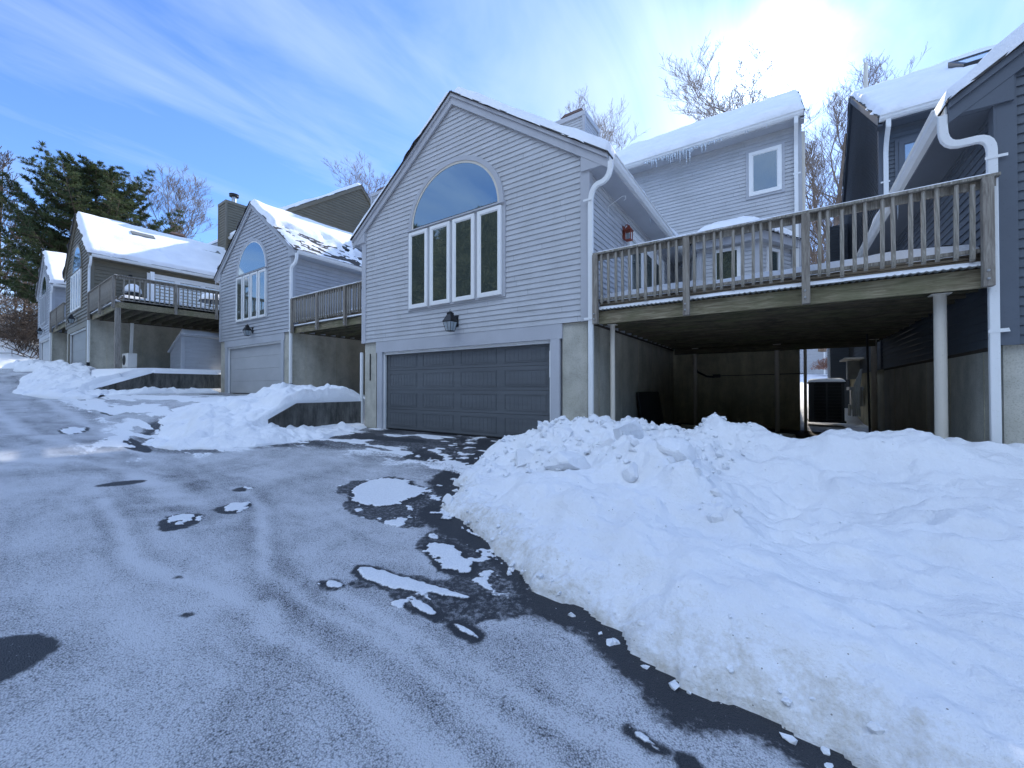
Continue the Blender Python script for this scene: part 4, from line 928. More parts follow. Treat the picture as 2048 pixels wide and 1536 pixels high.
def ridge_bank(name, pts, wid, h, label, seed, nx=190, ny=60):
    """pts polyline (x,y): lumpy ridge on the ground"""
    P = [Vector((a, b, 0)) for a, b in pts]; L = [0]
    for i in range(len(P)-1): L.append(L[-1]+(P[i+1]-P[i]).length)
    t = np.linspace(0, L[-1], nx); cx2 = np.interp(t, L, [p.x for p in P]); cy2 = np.interp(t, L, [p.y for p in P])
    dx = np.gradient(cx2); dy = np.gradient(cy2); ln = np.hypot(dx, dy); nxv, nyv = -dy/ln, dx/ln
    s = np.linspace(-1, 1, ny); T, S = np.meshgrid(t, s, indexing='ij')
    ww = wid*(1+.35*fbm(T*.9, S*0, seed, 3)); X = cx2[:, None]+nxv[:, None]*S*ww; Y = cy2[:, None]+nyv[:, None]*S*ww
    endf = np.sqrt(np.clip(np.minimum(T, L[-1]-T)/.5, 0, 1))
    hh = h*(1+.6*fbm(T*1.3, S*.7, seed+1, 3))*np.sqrt(np.clip(1-S**2, 0, 1))*endf
    hh = hh+(.17*fbm(X*2.2, Y*2.2, seed+2, 5)+.9*h*np.clip(.55-worley(X*2.2, Y*2.2, seed), -.2, .6)+.35*h*np.clip(.55-worley(X*5, Y*5, seed+4), -.2, .6))*np.sqrt(np.clip(1-S**2, 0, 1))
    Z = ground(X, Y)+hh-.02-(.06)*(np.abs(S) > .97)
    o = grid_obj(name, X, Y, Z, M['snow'], attrs={'dirt': np.zeros_like(X)}); tag(o, kind='stuff', label=label, cat='snow bank'); return o
ridge_bank('snow_bank', [(-21.3, -3.1), (-19.5, -3.6), (-17.8, -3.9), (-16.6, -3.6), (-15.9, -2.8)], .9, .20, 'lumpy snow bank at the foot of the wall end by the brown garage', 5)
ridge_bank('snow_bank', [(-16.15, -3.0), (-16.1, -1.6), (-16.1, -.6), (-16.1, .5)], .40, .17, 'small ridge of snow along the base of the second retaining wall', 8)
ridge_bank('snow_bank', [(-37, -2.9), (-32, -3.2), (-27, -3.1), (-22.6, -3.0)], .8, .28, 'thin snow ridge in front of the two farthest garages', 12)
# loose snow blocks
def chunk(loc, r, seed, label, rot=0, cuts=9):
    bm = bmesh.new(); bmesh.ops.create_icosphere(bm, subdivisions=4, radius=1); rg = random.Random(seed)
    planes = [(Vector((rg.gauss(0, 1), rg.gauss(0, 1), rg.gauss(0, 1))).normalized(), rg.uniform(.32, .8)) for _ in range(cuts)]
    P = []
    for v in bm.verts:
        q = v.co.copy()
        for n_, d_ in planes:
            k = q.dot(n_)-d_
            if k > 0: q -= n_*k
        P.append(q)
    A = np.array([p[:] for p in P]); nn = fbm(A[:, 0]*2+A[:, 2]*1.3+seed, A[:, 1]*2-A[:, 2], seed, 4)
    for v, q, k in zip(bm.verts, P, nn): v.co = Vector((q.x*r[0], q.y*r[1], q.z*r[2]))*(1+.16*k)
    me = bpy.data.meshes.new('snow_block'); bm.to_mesh(me); bm.free(); me.materials.append(M['snow'])
    o = bpy.data.objects.new('snow_block', me); COL.objects.link(o); o.location = loc; o.rotation_euler = (rg.uniform(-.3, .3), rg.uniform(-.3, .3), rot)
    tag(o, label, 'snow block', 'blocks of broken snow on the bank'); return o
def zp(x, y):
    i = int(np.argmin(abs(xs0-x))); j = int(np.argmin(abs(ys0-y))); return float(zz_[i, j])
xs0 = PX[:, 0]; ys0 = PY[0]
BL = [(2.0, -2.45, .33, .24, .20, 'broad flat snow block with brown dirt specks in the middle of the bank', .5),
      (2.45, -2.02, .25, .17, .26, 'tall pointed snow slab standing up before the cream deck column', 1.1),
      (3.1, -2.38, .19, .19, .24, 'upright rounded snow block at the edge of the smooth hollow', .2),
      (.88, -3.3, .10, .09, .10, 'small yellowish snow block alone on wet asphalt at the bank tip', .3),
      (1.12, -2.15, .19, .16, .15, 'smooth cube-like snow block low on the driveway side of the bank', .8),
      (2.1, -1.75, .14, .11, .13, 'small blocky lump between the two tallest snow slabs', .1),
      (2.75, -2.62, .13, .11, .17, 'narrow oval snow lump below the upright block', 1.4),
      (1.42, -1.5, .20, .14, .13, 'dented snow lump near the crown of the bank by the garage trim', .7),
      (.95, -1.35, .13, .13, .12, 'snow block on the bank shoulder nearest the garage door', 1.0)]
for i, (x, y, a, b, c, lb, rt) in enumerate(BL):
    z = zp(x, y) if i != 3 else float(ground(x, y))+.06
    chunk((x, y, z+c*.12), (a, b, c), 20+i, lb, rt)
rg = random.Random(5); mbk = MB()
bm = bmesh.new()
for i in range(900):
    while True:
        x, y = rg.uniform(-.3, 5.6), rg.uniform(-4.6, -.4)
        ii = int(np.argmin(abs(xs0-x))); jj = int(np.argmin(abs(ys0-y))); dd = pd[ii, jj]
        if -.12 < dd and (rg.random() < (.9 if chunky[ii, jj] > .6 else .12) or -.1 < dd < .12): break
    r = (.007+.035*rg.random()**2.5)*(1.35 if chunky[ii, jj] > .6 and dd > .3 else (.75 if dd < .15 else .4)); z = max(zz_[ii, jj], gz[ii, jj])
    mat = Matrix.Translation((x, y, z+r*.3)) @ Matrix.Rotation(rg.uniform(0, 6), 4, 'Z') @ Matrix.Rotation(rg.uniform(0, 1), 4, 'X') @ Matrix.Diagonal((r*rg.uniform(.8, 1.5), r, r*rg.uniform(.6, 1), 1))
    v = bmesh.ops.create_icosphere(bm, subdivisions=1, radius=1, matrix=mat)['verts']
    for q in v: q.co += Vector((rg.gauss(0, .2), rg.gauss(0, .2), rg.gauss(0, .2)))*r
me = bpy.data.meshes.new('snow_crumbs'); bm.to_mesh(me); bm.free(); me.materials.append(M['snow'])
o = bpy.data.objects.new('snow_crumbs', me); COL.objects.link(o); tag(o, kind='stuff', label='loose crumbs of snow scattered over the big bank and its edge', cat='snow crumbs')

# ------------------------------------------------------------------ ground and road
def ground_mat():
    t = NT('yard_snow'); mp = t.co('Object'); n1 = t.noise(mp, .9, 5, .6); n2 = t.noise(mp, 9, 5, .6)
    at = t.n('ShaderNodeAttribute', attribute_name='bare')
    f = t.math('GREATER_THAN', t.math('ADD', (at, 'Fac'), t.math('MULTIPLY', (n2, 0), .3)), .62)
    col = t.mix(f, (t.ramp(n1, [(.3, (.84, .85, .87)), (.7, (.9, .905, .92))]), 0), (t.ramp(n2, [(.3, (.04, .033, .026)), (.7, (.12, .098, .072))]), 0))
    t.set('Base Color', col); t.set('Roughness', .9); t.bump(n2, .05, .6); return t.m
xs = axis((-420, -70, 24), (-70, -34, 36), (-34, -17.1, 40), (-17.1, -16.8, 8), (-16.8, -5.5, 50), (-5.5, -5.2, 12), (-5.2, 8, 90), (8, 40, 30), (40, 420, 16))
ys = axis((-420, -40, 14), (-40, -9, 24), (-9, 1, 50), (1, 12, 50), (12, 40, 36), (40, 420, 18))
GX, GY = np.meshgrid(xs, ys, indexing='ij'); GZ = ground(GX, GY)+.05*fbm(GX*.8, GY*.8, 61, 3)*sstep(9, 12, GY)
bare = sstep(1.0, 1.5, GX)*sstep(6.1, 5.8, GX)*sstep(.2, .8, GY)*sstep(7.2, 6.4, GY)
slope = sstep(-26, -30, GY); GZ = GZ-.012
grid_obj('ground', GX, GY, GZ, ground_mat(), attrs={'bare': bare}); tag(bpy.data.objects['ground'], kind='structure')

PATCH = dict(
 big=[(-.82, -3.3), (-.6, -2.85), (.13, -2.94), (.35, -3.3), (.15, -3.75), (-.3, -3.75)],
 p2=[(1.33, -4.08), (1.46, -3.91), (1.83, -4.03), (2.02, -4.17), (1.90, -4.31), (1.54, -4.20)],
 lng=[(1.14, -4.69), (1.38, -4.60), (1.81, -4.53), (2.28, -4.47), (2.06, -4.57), (1.74, -4.72), (1.42, -4.80)],
 l2=[(1.85, -4.77), (1.99, -4.72), (2.20, -4.77), (2.06, -4.83)],
 br=[(2.28, -4.79), (2.4, -4.75), (2.56, -4.78), (2.48, -4.84)],
 sm=[(1.2, -4.98), (1.25, -4.92), (1.38, -4.92), (1.35, -5.0)],
 rb=[(3.40, -4.88), (3.48, -4.86), (3.63, -4.905), (3.54, -4.925)], rb2=[(3.645, -4.885), (3.68, -4.87), (3.72, -4.895), (3.66, -4.915)],
 a=[(-1.18, -5.25), (-1.24, -5.05), (-.95, -4.98), (-.78, -5.24)], b=[(-1.1, -4.8), (-1.2, -4.62), (-1.13, -4.5), (-.86, -4.74)],
 c=[(-11.4, -3.85), (-12.3, -3.45), (-11.4, -3.35), (-10.3, -3.8)], d=[(-8.6, -5.0), (-9.4, -4.7), (-8.7, -4.5), (-8.0, -4.9)])
DARK = dict(zone=[(1.1, -3.6), (1.22, -4.0), (1.5, -4.28), (1.95, -4.36), (1.75, -4.46), (1.3, -4.56), (1.12, -4.7), (1.4, -4.86), (1.9, -4.88), (2.35, -4.82), (2.6, -4.6), (2.6, -4.3), (1.8, -3.85)], zone2=[(-.45, -3.75), (.1, -4.05), (.75, -4.0), (1.1, -3.7), (.7, -3.2), (.45, -2.7), (.3, -3.3), (.1, -3.75)], zone3=[(-.95, -3.5), (-.9, -3.0), (-.55, -2.7), (-.5, -3.2), (-.6, -3.7)], hole=[(.30, -6.6), (.40, -6.34), (.56, -6.22), (.74, -6.19), (.86, -6.30), (.93, -6.46), (.86, -6.62), (.6, -6.8)], k1=[(-3.18, -5.48), (-3.3, -5.19), (-3.08, -4.85), (-2.94, -5.12)], k2=[(-1.8, -4.46), (-1.91, -4.27), (-1.72, -4.15), (-1.61, -4.34)],
 k3=[(-7.3, -4.6), (-6.0, -4.55), (-5.1, -4.4), (-5.6, -4.2), (-7.6, -4.2)], k4=[(.3, -5.6), (.36, -5.57), (.33, -5.53), (.26, -5.56)], k5=[(.9, -5.75), (.97, -5.71), (.95, -5.66), (.86, -5.70)])
xs = axis((-75, -30, 60), (-30, -8, 120), (-8, -1.6, 130), (-1.6, 4.6, 400), (4.6, 20, 60)); ys = axis((-16, -7.2, 20), (-7.2, -6.4, 30), (-6.4, -3.4, 230), (-3.4, -.04, 90), (-.04, .85, 14))
RX_, RY_ = np.meshgrid(xs, ys, indexing='ij')
wob = .05*fbm(RX_*3, RY_*3, 81, 4)+.025*fbm(RX_*14, RY_*14, 82, 3)
wob2 = .05*fbm(RX_*7, RY_*9, 96, 4)+.035*fbm(RX_*22, RY_*26, 97, 3)
def chaikin(p, n=2):
    for _ in range(n): p = [q for i in range(len(p)) for q in (tuple(np.array(p[i])*.75+np.array(p[(i+1) % len(p)])*.25), tuple(np.array(p[i])*.25+np.array(p[(i+1) % len(p)])*.75))]
    return p
icy = np.full(RX_.shape, -9.); wet = np.full(RX_.shape, -9.)
for k, p in PATCH.items():
    p = chaikin(p); sm_ = k in ('lng', 'l2', 'br', 'sm', 'rb', 'rb2'); q_ = .7 if sm_ else 1.5
    d_ = polyd(RX_, RY_, p); icy = np.maximum(icy, d_-.012+wob*q_*.8+wob2*(.6 if sm_ else 1.3)); wet = np.maximum(wet, d_+wob*q_+(.028 if sm_ else .06)+.05*fbm(RX_*2.6, RY_*2.6, 87, 3))
for k, p in DARK.items():
    p = chaikin(p); zn = k.startswith('zone'); d_ = polyd(RX_, RY_, p)+wob*(1.6 if zn else .4)-(.03-.16*fbm(RX_*2.4, RY_*3.4, 130, 5) if zn else 0); wet = np.maximum(wet, np.minimum(d_, .012) if zn else d_)
wetm = sstep(-.04, .04, wet)
# wet margin along the banks
pdr = polyd(RX_, RY_, PILE)+.09*fbm(RX_*2.2, RY_*2.2, 71, 3); mw = .10+.22*fbm(RX_*1.6, RY_*1.6, 84, 4)+.05*fbm(RX_*7, RY_*7, 85, 3)
mw = mw+.16*sstep(2.4, 1.0, RX_)
wetm = np.maximum(wetm, sstep(-mw-.22, -mw+.06, pdr)*.95)
p2r = polyd(RX_, RY_, P2)+.16*fbm(RX_*1.6, RY_*3.5, 31, 4); wetm = np.maximum(wetm, sstep(-.5, -.12, p2r)*sstep(-12, -6, RX_)*(.55+.45*sstep(-.1, .2, fbm(RX_, RY_*2, 86, 3))))
# bare driveway before the dark garage
drv = sstep(-5.2, -4.2, RX_)*sstep(-3.5, -1.5, RY_+.45*fbm(RX_*.8, RY_*.8, 88, 3)); wetm = np.maximum(wetm, drv*(.72+.28*sstep(-.15, .25, fbm(RX_*1.1, RY_*2.6, 89, 4))))
left2 = sstep(-16.8, -14, RX_)*sstep(-8.5, -10, RX_)*sstep(-2.6, -.6, RY_)
wetm = np.maximum(wetm, left2*sstep(-.05, .25, fbm(RX_*.5, RY_*2.2, 90, 4)))
icym = sstep(-.015, .012, icy)
# thin broken snow: patches on driveways
n_a = fbm(RX_*1.0, RY_*2.8, 91, 5)
thin = drv*sstep(.20, .27, n_a)*sstep(-.05, -.4, RY_)
thin = np.maximum(thin, sstep(-1.5, -.3, p2r)*sstep(-3.6, -5, RX_)*sstep(.02, .1, fbm(RX_*.9, RY_*3.4, 93, 5)))
drv2 = sstep(-16.9, -15.5, RX_)*sstep(-7.5, -9, RX_)*sstep(-4.6, -3.6, RY_); thin = np.maximum(thin, drv2*sstep(.02, .10, fbm(RX_*.45, RY_*2.4, 94, 5)-.2*left2*2))
thin = np.maximum(thin, sstep(-26, -21, RX_)*sstep(-16, -18, RX_)*0)
icym = np.maximum(icym, thin*.9)
icym = np.maximum(icym, .8*sstep(.3, .6, wetm)*sstep(.24, .30, fbm(RX_*5, RY_*8, 132, 4))*sstep(-3, -1, RX_)*sstep(2.7, 2.1, RX_)*sstep(-5.3, -5.0, RY_))
STREAK = [[(-1.9, -4.3), (-.83, -4.53), (.15, -4.9), (.78, -5.08), (1.36, -5.09), (2.06, -5.14), (2.67, -5.21), (3.06, -5.26), (3.29, -5.34)],
 [(1.2, -5.3), (1.63, -5.41), (1.99, -5.46), (2.51, -5.49), (2.88, -5.49), (3.5, -5.7)], [(-2.4, -5.5), (-.99, -5.65), (-.32, -5.66), (.28, -5.55), (.69, -5.44), (1.19, -5.4), (1.61, -5.48)],
 [(1.45, -4.92), (2.19, -5.03), (2.73, -5.05), (3.19, -5.06), (3.48, -5.07), (4.2, -5.2)], [(-24, -4.4), (-18, -4.2), (-10.9, -4.4), (-6, -4.5)], [(-26, -5.2), (-14, -5.6), (-8.6, -5.4), (-5.5, -4.9), (-2, -4.95)],
 [(-12, -3.7), (-8.67, -4.2), (-1.5, -4.9)], [(-9, -6.4), (-5.94, -5.94), (-5.0, -5.2), (-3.86, -4.9), (-1.72, -5.1)]]
def lined(x, y, P):
    d = np.full(x.shape, 1e9)
    for (ax, ay), (bx, by) in zip(P[:-1], P[1:]):
        ex, ey = bx-ax, by-ay; t = np.clip(((x-ax)*ex+(y-ay)*ey)/(ex*ex+ey*ey), 0, 1); d = np.minimum(d, np.hypot(x-ax-t*ex, y-ay-t*ey))
    return d
stk = np.zeros(RX_.shape); sx = RX_+.12*fbm(RX_*1.5, RY_*1.5, 110, 3); sy = RY_+.14*fbm(RX_*1.2, RY_*1.2, 111, 4)
for i, P in enumerate(STREAK):
    d_ = lined(sx, sy, P); wd = .05 if P[0][0] > -3 else .11; stk = stk+np.exp(-(d_/wd)**2)*(.9+.5*fbm(RX_*2, RY_*2, 112+i, 2))-.42*np.exp(-((d_-wd*2.4)/(wd*1.1))**2)
# tyre tracks running along the lot and into the dark garage
for yy, am in ((-5.05, .3), (-6.4, .3), (-4.2, .25)):
    d_ = np.abs(sy-(yy+.012*(RX_+2)**2*.2)); stk = stk-am*np.exp(-(d_/.13)**2)*sstep(1.5, -2, RX_)
stk = stk+.55*fbm(RX_*.5, RY_*2.0, 120, 5)+.35*fbm(RX_*2.5+RY_, RY_*5, 121, 3)
RZ = ground(RX_, RY_)+.006+.018*icym+.004*fbm(RX_*5, RY_*5, 85, 2)
def road_mat():
    t = NT('frosted_asphalt'); mp = t.co('Object')
    wt = t.n('ShaderNodeAttribute', attribute_name='wet'); ic = t.n('ShaderNodeAttribute', attribute_name='ice')
    wn = t.noise(mp, 26, 4, .7)
    big = t.noise(t.co('Object', (1, 1.0, 1)), .55, 5, .62, 1.6); mid = t.noise(t.co('Object', (.6, 1.6, 1)), 2.3, 5, .6, .8)
    vor = t.n('ShaderNodeTexVoronoi', feature='F1'); vor.inputs['Scale'].default_value = 120; t.l(mp, 0, vor, 'Vector')
    fine = t.noise(mp, 170, 2, .8); f2 = t.noise(mp, 52, 4, .8)
    # frost cover threshold
    dens = t.math('ADD', t.math('MULTIPLY', (big, 0), 1.0), t.math('MULTIPLY', (mid, 0), .70))
    s = t.math('ADD', dens, t.math('ADD', t.math('MULTIPLY', (fine, 0), .9), t.math('MULTIPLY', (f2, 0), .9)))
    sk = t.n('ShaderNodeAttribute', attribute_name='streak'); s = t.math('ADD', s, t.math('MULTIPLY', (sk, 'Fac'), .25))
    s = t.math('SUBTRACT', s, t.math('MULTIPLY', (vor, 0), .95))
    cover = t.math('MULTIPLY', t.math('SUBTRACT', s, .58), 1.15, clamp=True)
    cover = t.math('MULTIPLY', cover, .86)
    wm = t.math('MULTIPLY', t.math('SUBTRACT', t.math('ADD', (wt, 'Fac'), t.math('MULTIPLY', t.math('SUBTRACT', (wn, 0), .5), 1.3)), .30), 2.2, clamp=True)
    # salt dust speckle left inside wet areas
    cov2 = t.math('MULTIPLY', cover, t.math('SUBTRACT', 1., wm))
    dust = t.math('MULTIPLY', t.math('GREATER_THAN', t.math('ADD', (f2, 0), t.math('MULTIPLY', (mid, 0), .4)), .90), t.math('MULTIPLY', wm, .55))
    cov2 = t.math('ADD', cov2, dust, clamp=True)
    asp = (t.ramp(fine, [(.3, (.014, .016, .020)), (.7, (.045, .048, .055))]), 0)
    # cracks
    cn = t.noise(mp, 1.3, 3, .5); cm = t.n('ShaderNodeVectorMath', operation='ADD'); cs = t.n('ShaderNodeVectorMath', operation='SCALE'); cs.inputs[3].default_value = .9
    t.l(cn, 'Color', cs, 0); t.l(mp, 0, cm, 0); t.l(cs, 0, cm, 1)
    cv = t.n('ShaderNodeTexVoronoi', feature='DISTANCE_TO_EDGE'); cv.inputs['Scale'].default_value = .6; t.l(cm, 0, cv, 'Vector')
    crack = t.math('MULTIPLY', t.math('LESS_THAN', (cv, 0), .006), t.math('GREATER_THAN', (big, 0), .60))
    col = t.mix(cov2, asp, (.68, .69, .715))
    col = t.mix(t.math('MULTIPLY', crack, .0), col, (.012, .012, .015))
    icf = t.math('MULTIPLY', t.math('SUBTRACT', t.math('ADD', (ic, 'Fac'), t.math('ADD', t.math('MULTIPLY', t.math('SUBTRACT', (wn, 0), .5), 1.1), t.math('MULTIPLY', t.math('SUBTRACT', (mid, 0), .5), 1.2))), .36), 4, clamp=True)
    col = t.mix(icf, col, (t.ramp(f2, [(.3, (.70, .72, .74)), (.7, (.88, .885, .90))]), 0))
    t.set('Base Color', col)
    rg_ = t.math('SUBTRACT', .85, t.math('MULTIPLY', wm, .32)); t.set('Roughness', rg_); t.b.inputs['Specular IOR Level'].default_value = .35
    h = t.math('ADD', t.math('MULTIPLY', (fine, 0), .6), t.math('ADD', t.math('MULTIPLY', (vor, 0), .7), t.math('MULTIPLY', (f2, 0), .6)))
    t.bump(h, .012, .75); return t.m
rmask = ~((RX_ < -5.33) & (RX_ > -9.9) & (RY_ > -1.6)) & ~((RX_ > 1.0) & (RY_ > -.3)) & ~((RX_ < -16.6) & (RX_ > -21.6) & (RY_ > -3.0)) & ~((RX_ < -27.0) & (RX_ > -32.4) & (RY_ > -2.4)) & ~((RX_ > -5.4) & (RY_ > .10)) & ~((RX_ < -38.5) & (RY_ > -8.5)) & ~((RX_ < -20) & (RY_ > -2.25))
road = grid_obj('road', RX_, RY_, RZ, road_mat(), attrs={'wet': wetm, 'ice': icym, 'streak': stk}, mask=rmask); tag(road, kind='structure')

# ------------------------------------------------------------------ trees
def bare_tree(seed, h, spread, levels=4, upright=.55, base_r=None, nb=(13, 8, 6, 4), clear=.25, twig=.006):
    rg = random.Random(seed); tr = MB(); cr = MB(); r0 = base_r or h*.013
    def grow(p, d, L, r, lev):
        n = 5 if lev < 2 else (3 if lev < 4 else 2); pts = [p]; q = p.copy(); dd = d.copy()
        for i in range(n):
            k_ = .14 if lev else .03; dd = (dd+Vector((rg.gauss(0, k_), rg.gauss(0, k_), rg.gauss(.03, .10)+(.06 if lev else 0)))).normalized(); q = q+dd*(L/n); pts.append(q.copy())
        rr = [max(twig, r*(1-.72*i/n)) for i in range(n+1)]
        (tr if lev < 2 else cr).tube(pts, rr, (8, 6, 4, 3, 3, 3)[lev], False)
        if lev >= levels: return
        k = nb[lev]
        for i in range(k):
            t = (clear+(1-clear)*(i+rg.random())/k) if lev == 0 else (.25+.75*(i+rg.random())/k)
            f = t*n; j = min(int(f), n-1); b = pts[j].lerp(pts[j+1], f-j)
            ax = (pts[j+1]-pts[j]).normalized(); az = rg.uniform(0, 2*PI)
            side = Vector((math.cos(az), math.sin(az), 0)); side = (side-ax*side.dot(ax)).normalized()
            ang = rg.uniform(.45, .95)*(1 if lev else 1.05); nd = (ax*math.cos(ang)+side*math.sin(ang)+Vector((0, 0, upright*.35))).normalized()
            LL = (spread*(1.05-.30*t)*rg.uniform(.7, 1.15)) if lev == 0 else L*rg.uniform(.38, .62)*(1.1-.35*t)
            grow(b, nd, LL, max(twig, rr[j]*(.55 if lev else .42)), lev+1)
    grow(Vector((0, 0, 0)), Vector((0, 0, 1)), h, r0, 0)
    return tr, cr
def make_tree_proto(seed, h, spread, mt, name='bare_tree', **k):
    a, b = bare_tree(seed, h, spread, **k)
    T = empty(name); a.build('trunk', mt, T, fix=False); b.build('crown', mt, T, fix=False); return T
def put(T, loc, s=1., rz=0., label='', cat='tree', group=None, first=[], tilt=(0, 0)):
    if T.name not in first: o = T; first.append(T.name)
    else:
        o = T.copy(); COL.objects.link(o)
        for c in T.children: d = c.copy(); COL.objects.link(d); d.parent = o
        first.append(o.name)
    o.location = loc; o.scale = (s, s, s) if not hasattr(s, '__len__') else s; o.rotation_euler = (tilt[0], tilt[1], rz); tag(o, label, cat, group); return o
GB = 'bare trees behind the houses'
tA = make_tree_proto(1, 14.5, 6., M['bark'], nb=(18, 9, 7, 5), upright=.9, twig=.008); tB = make_tree_proto(5, 13.5, 5.4, M['bark_pale'], upright=1.7, nb=(20, 9, 7, 6), twig=.0055); tC = make_tree_proto(9, 13, 4.6, M['bark'], upright=1.9, nb=(22, 9, 7, 5), clear=.08, twig=.005)
put(tA, (-45, 7.1, 3), (1.2, 1.2, .98), .4, 'rounded bare tree between the dark pine and the olive-brown chimney', group=GB)
put(tA, (-29, 17.5, 4), (1.2, 1.2, .90), 2.2, 'pale bare treetop above the brown gable', group=GB)
put(tB, (-7.2, 22, 5), (1.4, 1.4, 1.04), .0, 'bare treetop just right of the main chimney', group=GB)
put(tB, (1.7, 24, 5.2), (1.6, 1.6, .97), 1.3, 'bare treetop rising over the pale house rear roof near the sun', group=GB)
put(tC, (5.55, 19.5, 3), (1.15, 1.15, .88), .3, 'fine-branched bare tree in the gap between the pale and slate houses', group=GB, tilt=(0, .10))
put(tC, (6.1, 24, 4.4), (1, 1, .75), 2.0, 'second bare tree deeper in the gap behind the finer one', group=GB, tilt=(0, .05))
# left woods
rg = random.Random(12); GW = 'trees of the wood at the lot end'
lab = ['leaning', 'straight', 'thick', 'slender', 'crooked', 'forked', 'tall', 'short', 'knotty', 'twiggy', 'pale', 'dark', 'spindly', 'stout', 'mossy', 'branchy']
tD = make_tree_proto(21, 13, 3.6, M['bark_brown'], nb=(14, 7, 5, 4), clear=.2, twig=.016)
for i in range(13):
    x = rg.uniform(-84, -50); dirx = rg.uniform(-.02, .150)  # angle band at left edge
    y = -6.66+(4.02-x)*dirx+ (3 if i % 3 == 0 else 0)
    put(tD, (x, y, float(ground(x, y))-.1), (rg.uniform(.8, 1.2),)*2+(rg.uniform(.7, 1.15),), rg.uniform(0, 6), 'one of the thin brown trees in the wood beyond the left snow bank', group=GW)
# brush tangle
def brush(name, cx, cy, w, d, h, n, mat, label, seed):
    rg = random.Random(seed); g = MB()
    for i in range(n):
        x, y = cx+rg.uniform(-w, w), cy+rg.uniform(-d, d); z = float(ground(x, y)); p = Vector((x, y, z)); dd = Vector((rg.gauss(0, .5), rg.gauss(0, .5), 1)).normalized(); L = h*rg.uniform(.3, 1.); pts = [p]
        for k in range(6):
            dd = (dd+Vector((rg.gauss(0, .35), rg.gauss(0, .35), rg.gauss(-.10, .2)))).normalized(); p = p+dd*L/6; pts.append(p.copy())
        g.tube(pts, [.035*(1-k/7.5) for k in range(7)], 3, False)
        for k in range(2, 7):
            for q in range(4):
                e = pts[k]+Vector((rg.gauss(0, .5), rg.gauss(0, .5), rg.gauss(-.1, .45))); g.tube([pts[k], e], [.014, .007], 3, False)
    o = g.build(name, mat, fix=False); tag(o, label, 'brush', kind='stuff'); return o
brush('undergrowth', -50, 1.5, 7, 4, 7.5, 420, M['bark_brown'], 'tangled brown brush and vines beyond the last house', 2)
brush('undergrowth', -58, -1.0, 8, 4, 5.5, 260, M['bark_pale'], 'pale tangled vines among the brush at the lot end', 4)
# pine
def tuft(g, p, d, L, n, rg):
    for i in range(n):
        v = (d+Vector((rg.gauss(0, .7), rg.gauss(0, .7), rg.gauss(.15, .6)))).normalized(); s = v.cross(Vector((rg.gauss(0, 1), rg.gauss(0, 1), rg.gauss(0, 1)))).normalized()*L*.065
        q = p+v*L*rg.uniform(.6, 1.1); m = p+v*L*.45
        b = len(g.v); g.v += [tuple(p), tuple(m+s), tuple(q), tuple(m-s)]; g.f.append((b, b+1, b+2, b+3))
def pine(seed, h, rad, clear, nb, mt, label, loc, name='pine_tree', per=26, L=.38, top=1.):
    rg = random.Random(seed); T = empty(name, loc, 0, label, 'tree'); tr = MB(); cr = MB(); br = MB()
    tr.tube([(0, 0, 0), (.1, 0, h*.3), (0, .1, h*.7), (0, 0, h*.97)], [h*.022, h*.017, h*.009, .03], 10, False)
    for i in range(nb):
        t = clear+(1-clear)*(i/nb)**.9; z = h*t; u = (t-clear)/(1-clear)
        R = rad*((.75+1.6*u if u < .16 else ((1-u)/.84)**.62)+.03)*rg.uniform(.62, 1.12); az = i*2.399+rg.uniform(-.4, .4)
        d = Vector((math.cos(az), math.sin(az), 0)); up = rg.uniform(.05, .35)+.5*u
        P = [Vector((0, 0, z))]; n = 7
        for k in range(1, n+1):
            s = k/n; P.append(Vector((0, 0, z))+d*R*s+Vector((0, 0, R*(up*s-.25*s*(1-s)*2+.18*s*s*s))))
        br.tube(P, [max(.015, .07*(1-k/(n+1))*R/rad) for k in range(n+1)], 4, False)
        m = int(per*R/rad)+6
        for k in range(m):
            s = .22+.78*((k+rg.random())/m); f = s*n; j = min(int(f), n-1); b = P[j].lerp(P[j+1], f-j)
            sd = Vector((-d.y, d.x, 0))*(rg.choice((-1, 1))); ln = R*.34*(1.15-s)*rg.uniform(.4, 1.2)+.3
            e = b+(sd*.85+d*.6+Vector((0, 0, rg.uniform(-.02, .28)))).normalized()*ln; br.tube([b, e], [.018, .008], 3, False)
            c = max(2, int(ln/.28))
            for q in range(c+1):
                tuft(cr, b.lerp(e, (q+.5)/(c+.5))+Vector((0, 0, .05)), (e-b).normalized()*.7+Vector((0, 0, .45)), L*rg.uniform(.7, 1.2), 24, rg)
    for k in range(30): tuft(cr, Vector((0, 0, h*(.95+.05*k/30))), Vector((0, 0, 1)), L, 8, rg)
    tr.build('trunk', M['bark_brown'], T, fix=False); br.build('branches', M['bark_brown'], T, fix=False); cr.build('crown', mt, T, fix=False); return T
pine(3, 16.9, 7.0, .30, 118, M['needle'], 'big dark evergreen pine rising behind the two farthest houses', (-44, 1.6, 2.4), per=26, L=.33)
